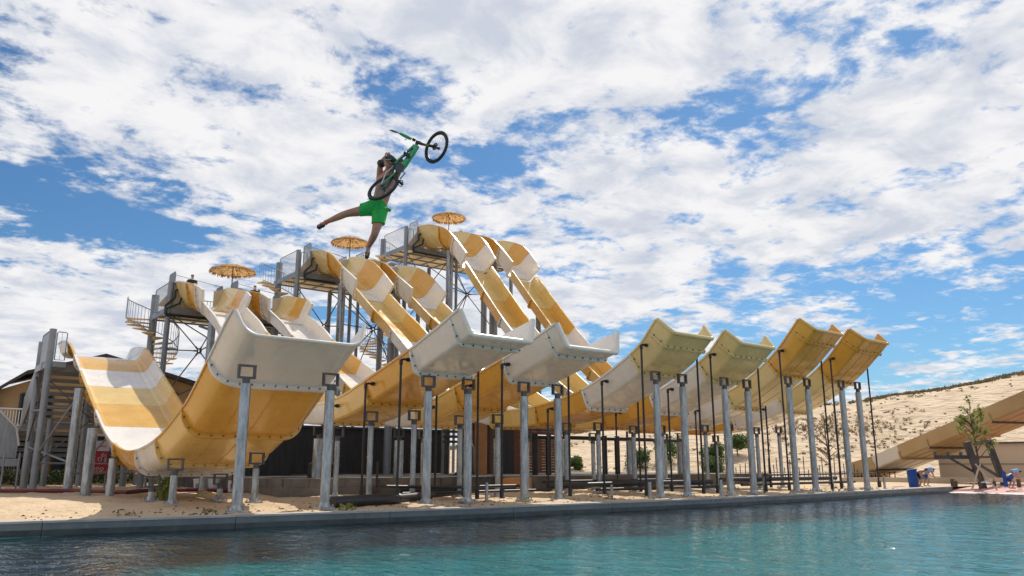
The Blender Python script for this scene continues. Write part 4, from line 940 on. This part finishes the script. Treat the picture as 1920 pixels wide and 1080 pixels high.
def figure(fr_,lbl,J,skinm,clothes,hairc='hair',group=None,face=(0,1,0)):
    """fr_(x,y,z) maps body-frame metres to survey units; J joints in metres"""
    t_=thing('person',fr_(*J['pelvis']),lbl,'person',group)
    r_=dict(pelvis=.135,spine=.12,chest=.15,neck=.058,head=.09)
    V=[];Ed=[]
    def add(p,r1,r2=None,par=None):
        q=fr_(*p); V.append((q.x,q.y,q.z,r1*u_,(r2 or r1)*u_)); 
        if par is not None: Ed.append((par,len(V)-1))
        return len(V)-1
    sc=J.get('k',1.0); hs=J.get('hs',1.0)*sc
    mid=lambda a,b,t_=.5: tuple(a[i]+(b[i]-a[i])*t_ for i in range(3))
    pv=add(J['pelvis'],.135*sc,.105*sc); sp=add(mid(J['pelvis'],J['chest'],.5),.118*sc,.09*sc,pv); ch=add(J['chest'],.15*sc,.105*sc,sp); nk=add(J['neck'],.058*sc,None,ch)
    hd=J['head']; jaw=add(mid(J['neck'],hd,.55),.058*hs,None,nk); h1=add(hd,.088*hs,.095*hs,jaw); tp_=tuple(hd[i]+(hd[i]-J['neck'][i])*.42 for i in range(3)); add(tp_,.066*hs,None,h1)
    for s_ in 'LR':
        sh=add(J['sh'+s_],.06*sc,None,ch); m1=add(mid(J['sh'+s_],J['el'+s_]),.05*sc,None,sh); el=add(J['el'+s_],.038*sc,None,m1); m2=add(mid(J['el'+s_],J['ha'+s_],.4),.037*sc,None,el); wr=add(mid(J['el'+s_],J['ha'+s_],.9),.026*sc,None,m2)
        pa=add(tuple(J['ha'+s_]),.036*sc,.022*sc,wr)
        hp=add(J['hip'+s_],.095*sc,None,pv); t1_=add(mid(J['hip'+s_],J['kn'+s_],.5),.078*sc,None,hp); kn=add(J['kn'+s_],.054*sc,None,t1_); c1=add(mid(J['kn'+s_],J['an'+s_],.33),.056*sc,None,kn); an=add(J['an'+s_],.034*sc,None,c1)
        hl=add(mid(J['an'+s_],J['to'+s_],.35),.038*sc,.032*sc,an); add(J['to'+s_],.036*sc,.018*sc,hl)
    body=skin(Ed,V,t_,skinm,'body')
    return t_
def fingers(t_,fr_,hand,dirn,side,curl,m,sc=1):
    """five finger chains rooted in the palm"""
    h=Vector(hand); d=Vector(dirn).normalized(); s_=Vector(side).normalized(); c=Vector(curl).normalized()
    for i,(L,o_) in enumerate(((.07,-.028),(.078,-.010),(.072,.010),(.058,.028),(.055,-.045))):
        if i<4: pts=[h+s_*o_,h+s_*o_+d*L*.45+c*.012,h+s_*o_+d*L*.75+c*.035,h+s_*o_+d*L*.8+c*.06]
        else: pts=[h+s_*-.02-d*.03,h+s_*-.05-d*.005+c*.01,h+s_*-.052+d*.02+c*.035]
        q=[fr_(*p) for p in pts]; MB().tube(q,[.0105*sc*u_,.010*sc*u_,.009*sc*u_,.007*sc*u_][:len(q)],7).build('finger' if i<4 else 'thumb',m,t_)
# --- rider frame: x right, y away from the viewer, z up (metres)
RO=Vector((0,0,1.5))+FW*22.6; RO=RO+EE*(-(960-718)/1497*22.6*1.0); 
RO=RO-EE*.21; RO=Vector((RO.x,RO.y,1.5+(870-380)/1497*22.6*.985+.31))
PXM=1497/22.6/S   # picture px per metre at the rider
# (px,py measured -> metres in the rider's own frame)
def q_(px,py,d=0): return ((px-718)/PXM*1.035+(d+.3)*(px-960)/1497,d,(380-py)/PXM*1.08+(d+.3)*(870-py)/1497*1.03)
def frR(x,y,z): return RO+EE*(x*u_)+FW*(y*u_)+Vector((0,0,z*u_))
J=dict(pelvis=q_(706,388,.05),chest=q_(725,338,.12),neck=q_(729,315,.0),head=q_(730,302,-.16),
  shL=q_(710,327,.12),elL=q_(710,303,.0),haL=q_(722,287,-.06),shR=q_(739,331,.14),elR=q_(748,317,.02),haR=q_(751,300,-.10),
  hipL=q_(698,391,.05),knL=q_(649,400,-.05),anL=q_(614,415,.12),toL=q_(597,425,.06),
  hipR=q_(715,396,.05),knR=q_(705,440,-.12),anR=q_(694,463,.16),toR=q_(691,481,.08),k=1.3,hs=1.25)
rider=figure(frR,'bare chested rider in bright green shorts flying above the slides with a bike',J,'skin',None)
# shorts
def skv(lst): 
    out=[]
    for p,r_ in lst: q=frR(*p); out.append((q.x,q.y,q.z,r_*u_))
    return out
mb=MB()
for L in (((716,376,.05,.142),(709,383,.05,.165),(703,390,.05,.165)),((712,386,.05,.15),(700,389,.04,.148),(688,391,.03,.125),(677,393,.01,.112),(676,393,.01,.112)),((708,386,.05,.155),(712,396,.04,.15),(712,407,.0,.128),(711,418,-.03,.116),(711,419,-.03,.116))):
    mb.tube([frR(*q_(*l[:3])) for l in L],[l[3]*u_*(1.1+.03*math.sin(i*2.1)) for i,l in enumerate(L)],16)
mb.build('shorts','green',rider)
for (p,r_,n_) in (((697,372),.05,5),((731,392),.035,4)):
    mb=MB(); 
    for k in range(26):
        a=Vector(q_(*p,.0))+Vector((rnd.gauss(0,1),rnd.gauss(0,1),rnd.gauss(0,1)))*r_*.5; b=a+Vector((rnd.gauss(0,1),0,rnd.gauss(0,1)))*.04; c=a+Vector((rnd.gauss(0,1),rnd.gauss(0,1),0))*.04
        mb.add([frR(*a),frR(*b),frR(*c)],[(0,1,2)])
    mb.build('waist_tie','green',rider)
skin([(0,1),(1,2)],skv([(q_(709,309,.03),.075),(q_(712,302,-.01),.098),(q_(717,298,-.04),.07)]),rider,'black','elbow_pad',2)
skin([(0,1),(1,2)],skv([(q_(730,300,-.16),.12),(q_(733,295,-.16),.155),(q_(737,291,-.15),.12)]),rider,'cap','cap',2)
bt_=MB().tube([frR(*q_(723,299,-.29)),frR(*q_(730,304,-.32)),frR(*q_(738,301,-.29))],[.012*u_,.02*u_,.012*u_],8).build('cap_brim','cap',rider)
# face: eyes, nose, mouth, ears turned to the viewer and left
hc=Vector(J['head']); 
for dx in (-.03,.028): 
    p=hc+Vector((dx-.012,-.088,.018)); MB().tube([frR(*(p+Vector((0,-.006,0)))),frR(*(p+Vector((0,.01,0))))],.011*u_,8).build('eye','hair',rider)
MB().tube([frR(*(hc+Vector((-.014,-.085,.012)))),frR(*(hc+Vector((-.016,-.112,-.018))))],[.008*u_,.015*u_],7).build('nose','skin',rider)
MB().tube([frR(*(hc+Vector((-.035,-.085,-.04)))),frR(*(hc+Vector((.008,-.086,-.04))))],.007*u_,6).build('mouth','redpad',rider)
MB().tube([frR(*(hc+Vector((-.09,.0,.0)))),frR(*(hc+Vector((-.1,.01,.03))))],.018*u_,7).build('ear','skin',rider)
MB().tube([frR(*(hc+Vector((-.11,-.085,.045)))),frR(*(hc+Vector((-.03,-.115,.02)))),frR(*(hc+Vector((.06,-.1,.05))))],.010*u_,6).build('goggle_strap','alloy',rider)
fingers(rider,frR,J['haL'],(1,-.2,.45),(.3,0,-1),(.3,-1,-.2),'skin'); fingers(rider,frR,J['haR'],(.1,-.3,1),(1,0,0),(0,-1,-.2),'skin')
# sandals and ankle guards
for s_,(an,to) in (('L',(J['anL'],J['toL'])),('R',(J['anR'],J['toR']))):
    an=Vector(an);to=Vector(to); dv=(to-an); 
    skin([(0,1),(1,2)],skv([(an-dv*.25,.042),(an+dv*.0,.047),(an+dv*.22,.046)]),rider,'redpad','ankle_guard',1)
    up_=dv.cross(Vector((0,1,0))).normalized(); off=Vector((0,.032,0))
    skin([(0,1),(1,2)],skv([(an+dv*.3+off,.044),(an+dv*.75+off,.048),(an+dv*1.18+off,.04)]),rider,'rubber','shoe',1)
    MB().tube([frR(*(an+dv*.62+up_*.05)),frR(*(an+dv*.7+Vector((0,-.05,0)))),frR(*(an+dv*.62-up_*.05))],.012*u_,6).build('shoe_strap','black',rider)
# --- bike
bk=thing('mountain_bike',frR(*q_(760,310,-.35)),'green framed mountain bike held overhead by the airborne rider','bicycle')
def V3(px,py,d): return Vector(q_(px,py,d))
def bt(name,pts,r_,m,n=8,par=bk): return MB().tube([frR(*p) for p in pts],[x*u_ for x in r_] if isinstance(r_,(list,tuple)) else r_*u_,n).build(name,m,par)
def wheel(c,maj,tilt_ang,Rw,side):
    """c centre; maj = in-picture unit vector of the major axis; plane tilted about it"""
    a=Vector((maj[0],0,maj[1])).normalized(); perp=Vector((-maj[1],0,maj[0])).normalized()
    b=(perp*math.cos(tilt_ang)+Vector((0,1,0))*math.sin(tilt_ang)*side).normalized(); nrm=a.cross(b)
    ty=MB().tube([frR(*(c+(a*math.cos(t_)+b*math.sin(t_))*Rw)) for t_ in [k*math.pi/24 for k in range(48)]],.029*u_,10,closed=True).build('wheel','rubber',bk)
    kn=MB()
    for k in range(60):
        t_=k*2*math.pi/60; p=c+(a*math.cos(t_)+b*math.sin(t_))*(Rw+.027)
        for s2 in (-.012,.012): q0=p+nrm*s2; kn.tube([frR(*(q0-nrm*.006)),frR(*(q0+nrm*.006))],.006*u_,4)
    kn.build('tread_knobs','rubber',ty,kind='stuff')
    MB().tube([frR(*(c+(a*math.cos(t_)+b*math.sin(t_))*(Rw-.035))) for t_ in [k*math.pi/20 for k in range(40)]],.010*u_,6,closed=True).build('rim','black',ty)
    sp_=MB()
    for k in range(28):
        t_=k*2*math.pi/28; e_=c+(a*math.cos(t_)+b*math.sin(t_))*(Rw-.035); h0=c+nrm*(.03 if k%2 else -.03)+(a*math.cos(t_+.9)+b*math.sin(t_+.9))*.02
        sp_.tube([frR(*h0),frR(*e_)],.0017*u_,4,cap=False)
    sp_.build('spokes','alloy',ty)
    MB().tube([frR(*(c-nrm*.06)),frR(*(c+nrm*.06))],.022*u_,8).build('hub','black',ty)
    MB().tube([frR(*(c+nrm*.035)),frR(*(c+nrm*.038))],.075*u_,16).build('brake_disc','dsteel',ty)
    return a,b,nrm
fc=V3(818.5,270.5,-.30); rc=V3(718,350,-.34)
fa,fb,fn=wheel(fc,(.12,.99),R(43),.292,1); ra,rb,rn=wheel(rc,(.76,.65),R(40),.30,1)
bt('down_tube',[V3(781,268,-.28),V3(770,286,-.28),V3(757,306,-.28),V3(752,313,-.28)],[.052,.062,.062,.05],'gframe',10)
bt('top_tube',[V3(776,266,-.26),V3(750,291,-.24),V3(737,304,-.22)],[.026,.022,.024],'gframe')
bt('shock_cable',[V3(772,272,-.34),V3(757,286,-.36),V3(748,297,-.34),V3(741,311,-.33)],.014,'black')
bt('shock',[V3(757,281,-.35),V3(767,291,-.36)],[.035,.03],'black'); bt('shock_link',[V3(756,289,-.37),V3(766,283,-.37)],.016,'black')
bt('motor_housing',[V3(741,316,-.26),V3(749,311,-.28),V3(758,309,-.26)],[.05,.075,.045],'tarp',10)
bt('seat_tube',[V3(737,304,-.24),V3(744,318,-.27)],.024,'black'); bt('seat_post',[V3(737,304,-.24),V3(729,296,-.2)],.016,'black')
bt('saddle',[V3(734,298,-.18),V3(727,294,-.18),V3(721,294,-.17)],[.03,.04,.055],'black')
bt('chain_stay',[V3(745,317,-.26),rc+rn*.07],[.02,.014],'gframe'); bt('chain_stay',[V3(745,317,-.30),rc-rn*.07],[.02,.014],'black')
bt('seat_stay',[V3(738,306,-.24),V3(722,322,-.32),rc+rn*.07],[.016,.014,.012],'alloy'); bt('seat_stay',[V3(739,308,-.26),V3(733,330,-.28),rc-rn*.07],[.016,.014,.012],'black')
bt('cassette',[rc-rn*.05,rc-rn*.02],[.05,.045],'dsteel',14); bt('derailleur',[rc-rn*.05,rc-rn*.05+Vector((-.02,-.02,-.1))],[.02,.012],'black')
bt('chain_ring',[V3(749,312,-.37),V3(749.5,312,-.35)],.085,'dsteel',20)
bt('crank_arm',[V3(749,312,-.38),V3(759,322,-.40),V3(750,333,-.41)],.013,'dsteel')
bt('pedal',[V3(747,337,-.41),V3(755,344,-.41)],.028,'black',6); bt('pedal_loop',[V3(750,335,-.4),V3(755,337,-.4),V3(756,344,-.4),V3(752,348,-.4),V3(747,345,-.4),V3(747,338,-.4)],.010,'black')
bt('head_tube',[V3(781,259,-.28),V3(778,271,-.28)],.030,'black',10)
bt('stem',[V3(777,257,-.28),V3(772,254,-.30)],.034,'black'); bt('fork_crown',[V3(782,262,-.28),V3(793,265,-.29)],.028,'black')
bt('fork_leg',[V3(790,265,-.33),fc-fn*.07],[.019,.017],'black'); bt('fork_leg',[V3(790,264,-.25),fc+fn*.07],[.019,.017],'black')
bt('fork_guard',[V3(797,266,-.35),V3(803,268,-.36)],.022,'leafy'); bt('brake_caliper',[fc-fn*.06+Vector((-.05,0,.02)),fc-fn*.06+Vector((.02,0,-.01))],.03,'black')
bt('handlebar',[V3(773,255,-.30),V3(757,248,-.36),V3(741,241,-.42),V3(727,236,-.47)],.012,'black'); bt('bar_pad',[V3(769,254,-.32),V3(757,248,-.36),V3(747,243,-.40)],[.032,.036,.028],'gframe')
bt('grip',[V3(740,241,-.42),V3(730,237,-.46)],.018,'black'); bt('bar_end',[V3(729,237,-.46),V3(726,236,-.475)],.015,'alloy')
bt('handlebar',[V3(776,256,-.28),V3(786,259,-.1),V3(790,262,.1)],.012,'black'); bt('brake_lever',[V3(764,252,-.37),V3(757,256,-.47)],.008,'black')
# ---------------------------------------------------------------- people at the starts and on the beach
def world_fr(base,face=(0,-1)):
    f_=Vector((face[0],face[1],0)).normalized(); r_=Vector((f_.y,-f_.x,0))*-1
    return lambda x,y,z: Vector(base)+r_*(x*u_)+f_*(y*u_)+Vector((0,0,z*u_))
def sitting(base,lbl,cloth,k=1.0):
    fr_=world_fr(base,(-.3,-1)); J=dict(pelvis=(0,0,.1),chest=(0,.05,.45*k),neck=(0,.06,.6*k),head=(0,.09,.72*k),shL=(-.17*k,.05,.5*k),shR=(.17*k,.05,.5*k),elL=(-.25,.15,.28),elR=(.25,.15,.28),haL=(-.14,.36,.22),haR=(.14,.36,.22),
      hipL=(-.09,.02,.1),hipR=(.09,.02,.1),knL=(-.12,.42,.28),knR=(.12,.42,.28),anL=(-.12,.75,.08),anR=(.12,.75,.08),toL=(-.12,.93,.06),toR=(.12,.93,.06),k=k)
    t_=figure(fr_,lbl,J,'skinp',None)
    def sv(l): 
        return [(*fr_(*p),r_*u_) for p,r_ in l]
    skin([(0,1),(1,2),(1,3),(3,4),(1,5),(5,6)],sv([((0,0,.08),.15*k),((0,.05,.44*k),.165*k),((0,.06,.54*k),.08*k),((-.17*k,.05,.5*k),.075*k),((-.22,.1,.38),.062*k),((.17*k,.05,.5*k),.075*k),((.22,.1,.38),.062*k)]),t_,cloth,'shirt',1)
    skin([(0,1)],sv([((0,.06,.755*k),.098*k),((0,.05,.80*k),.09*k)]),t_,'hair','hair',0)
    for s_ in (-1,1): MB().tube([fr_(s_*.03,.175*k,.735*k),fr_(s_*.03,.19*k,.735*k)],.012*u_,6).build('eye','hair',t_)
    MB().tube([fr_(0,.17*k,.725*k),fr_(0,.205*k,.70*k)],.012*u_,6).build('nose','skinp',t_)
    return t_
sitting((17.45,62.4,14.75),'dark haired person in black top seated at the leftmost slide start','navy')
sitting((22.5,62.5,14.6),'dark haired person in black top seated right of the parasol','navy')
sitting((23.05,63.0,14.7),'smaller child peeking from behind the seated person right of the parasol','navy',.8)
def bending(base,lbl,face,cloth,blue):
    fr0=world_fr(base,face); fr_=lambda x,y,z: fr0(x*.8,y*.8,z*.8); J=dict(pelvis=(0,-.15,.62),chest=(0,.22,.80),neck=(0,.36,.84),head=(0,.48,.80),shL=(-.17,.24,.80),shR=(.17,.24,.80),elL=(-.2,.32,.56),elR=(.24,.40,.62),haL=(-.1,.5,.42),haR=(.12,.55,.50),
      hipL=(-.09,-.15,.62),hipR=(.09,-.15,.62),knL=(-.12,.1,.36),knR=(.12,.06,.36),anL=(-.12,-.05,.06),anR=(.12,-.08,.06),toL=(-.12,.13,.03),toR=(.12,.1,.03),k=.75)
    t_=figure(fr_,lbl,J,'skinp',None)
    sv=lambda l:[(*fr_(*p),r_*u_) for p,r_ in l]
    skin([(0,1),(1,2)],sv([((0,.5,.85),.09),((0,.5,.88),.085),((0,.44,.9),.07)]),t_,'hair','hair',0)
    skin([(0,1),(1,2),(0,3),(3,4)],sv([((0,-.15,.62),.15),((-.09,-.1,.58),.11),((-.12,.0,.45),.085),((.09,-.1,.58),.11),((.12,.0,.45),.085)]),t_,cloth,'swim_shorts',0)
    if blue: skin([(0,1),(1,2)],sv([((0,.1,.84),.10),((0,.25,.90),.12),((0,.42,.9),.09)]),t_,'bluel','draped_towel',1)
    return t_
bending(EN(27.0,53.2,.0),'person bending beside the tall blue bin',(-.3,-1),'navy',False)
bending(EN(28.2,54.6,.0),'person bending with pale blue towel over the back',(.8,-.4),'blue',True)
bending(EN(33.1,53.2,-.12),'person at the far right edge crouching under a pale blue towel',(.7,-.6),'blue',True)
t_=thing('blue_bin',EN(26.450,53.000,0),'tall blue bin on the sand near the end of the rim','bin')
MB().add([EN(26.200,52.800,0),EN(26.700,52.800,0),EN(26.750,53.100,0),EN(26.250,53.100,0),EN(26.150,52.750,1.05),EN(26.700,52.750,1.12),EN(26.750,53.150,1.12),EN(26.200,53.150,1.05)],[(0,3,2,1),(4,5,6,7),(0,1,5,4),(1,2,6,5),(2,3,7,6),(3,0,4,7)]).build('body','blue',t_)
MB().add([EN(26.110,52.700,1.07),EN(26.750,52.700,1.14),EN(26.800,53.200,1.14),EN(26.150,53.200,1.07),EN(26.150,52.750,1.13),EN(26.700,52.750,1.2),EN(26.750,53.150,1.2),EN(26.200,53.150,1.13)],[(0,3,2,1),(4,5,6,7),(0,1,5,4),(1,2,6,5),(2,3,7,6),(3,0,4,7)]).build('lid','blue',t_)
t_=thing('blue_towel',EN(32.350,53.000,0),'dark blue towel hanging beside the crouching person at far right','towel')
MB().add([EN(32.500,53.000,0.02),EN(32.750,53.000,0.02),EN(32.750,53.100,1.0),EN(32.530,53.100,1.08),EN(32.500,53.060,0.02),EN(32.750,53.060,0.02),EN(32.750,53.160,1.0),EN(32.530,53.160,1.08)],[(0,1,2,3),(7,6,5,4),(0,4,5,1),(3,2,6,7),(0,3,7,4),(1,5,6,2)]).build('cloth','blue',t_)

# dry litter and pebbles on the sand strip
mb=MB()
for i in range(900):
    x=rnd.uniform(2,52); y=rimY(x)+.6+abs(rnd.gauss(0,3.5)); z=sandh(x,y); s_=rnd.uniform(.015,.05); a=rnd.uniform(0,6.28); c_,d_=math.cos(a)*s_*2,math.sin(a)*s_*2
    mb.add([(x-c_,y-d_,z),(x+d_*.4,y-c_*.4,z+.01),(x+c_,y+d_,z),(x,y,z+s_*1.1)],[(0,1,3),(1,2,3),(2,0,3)])
mb.build('sand_litter','bark',kind='stuff')
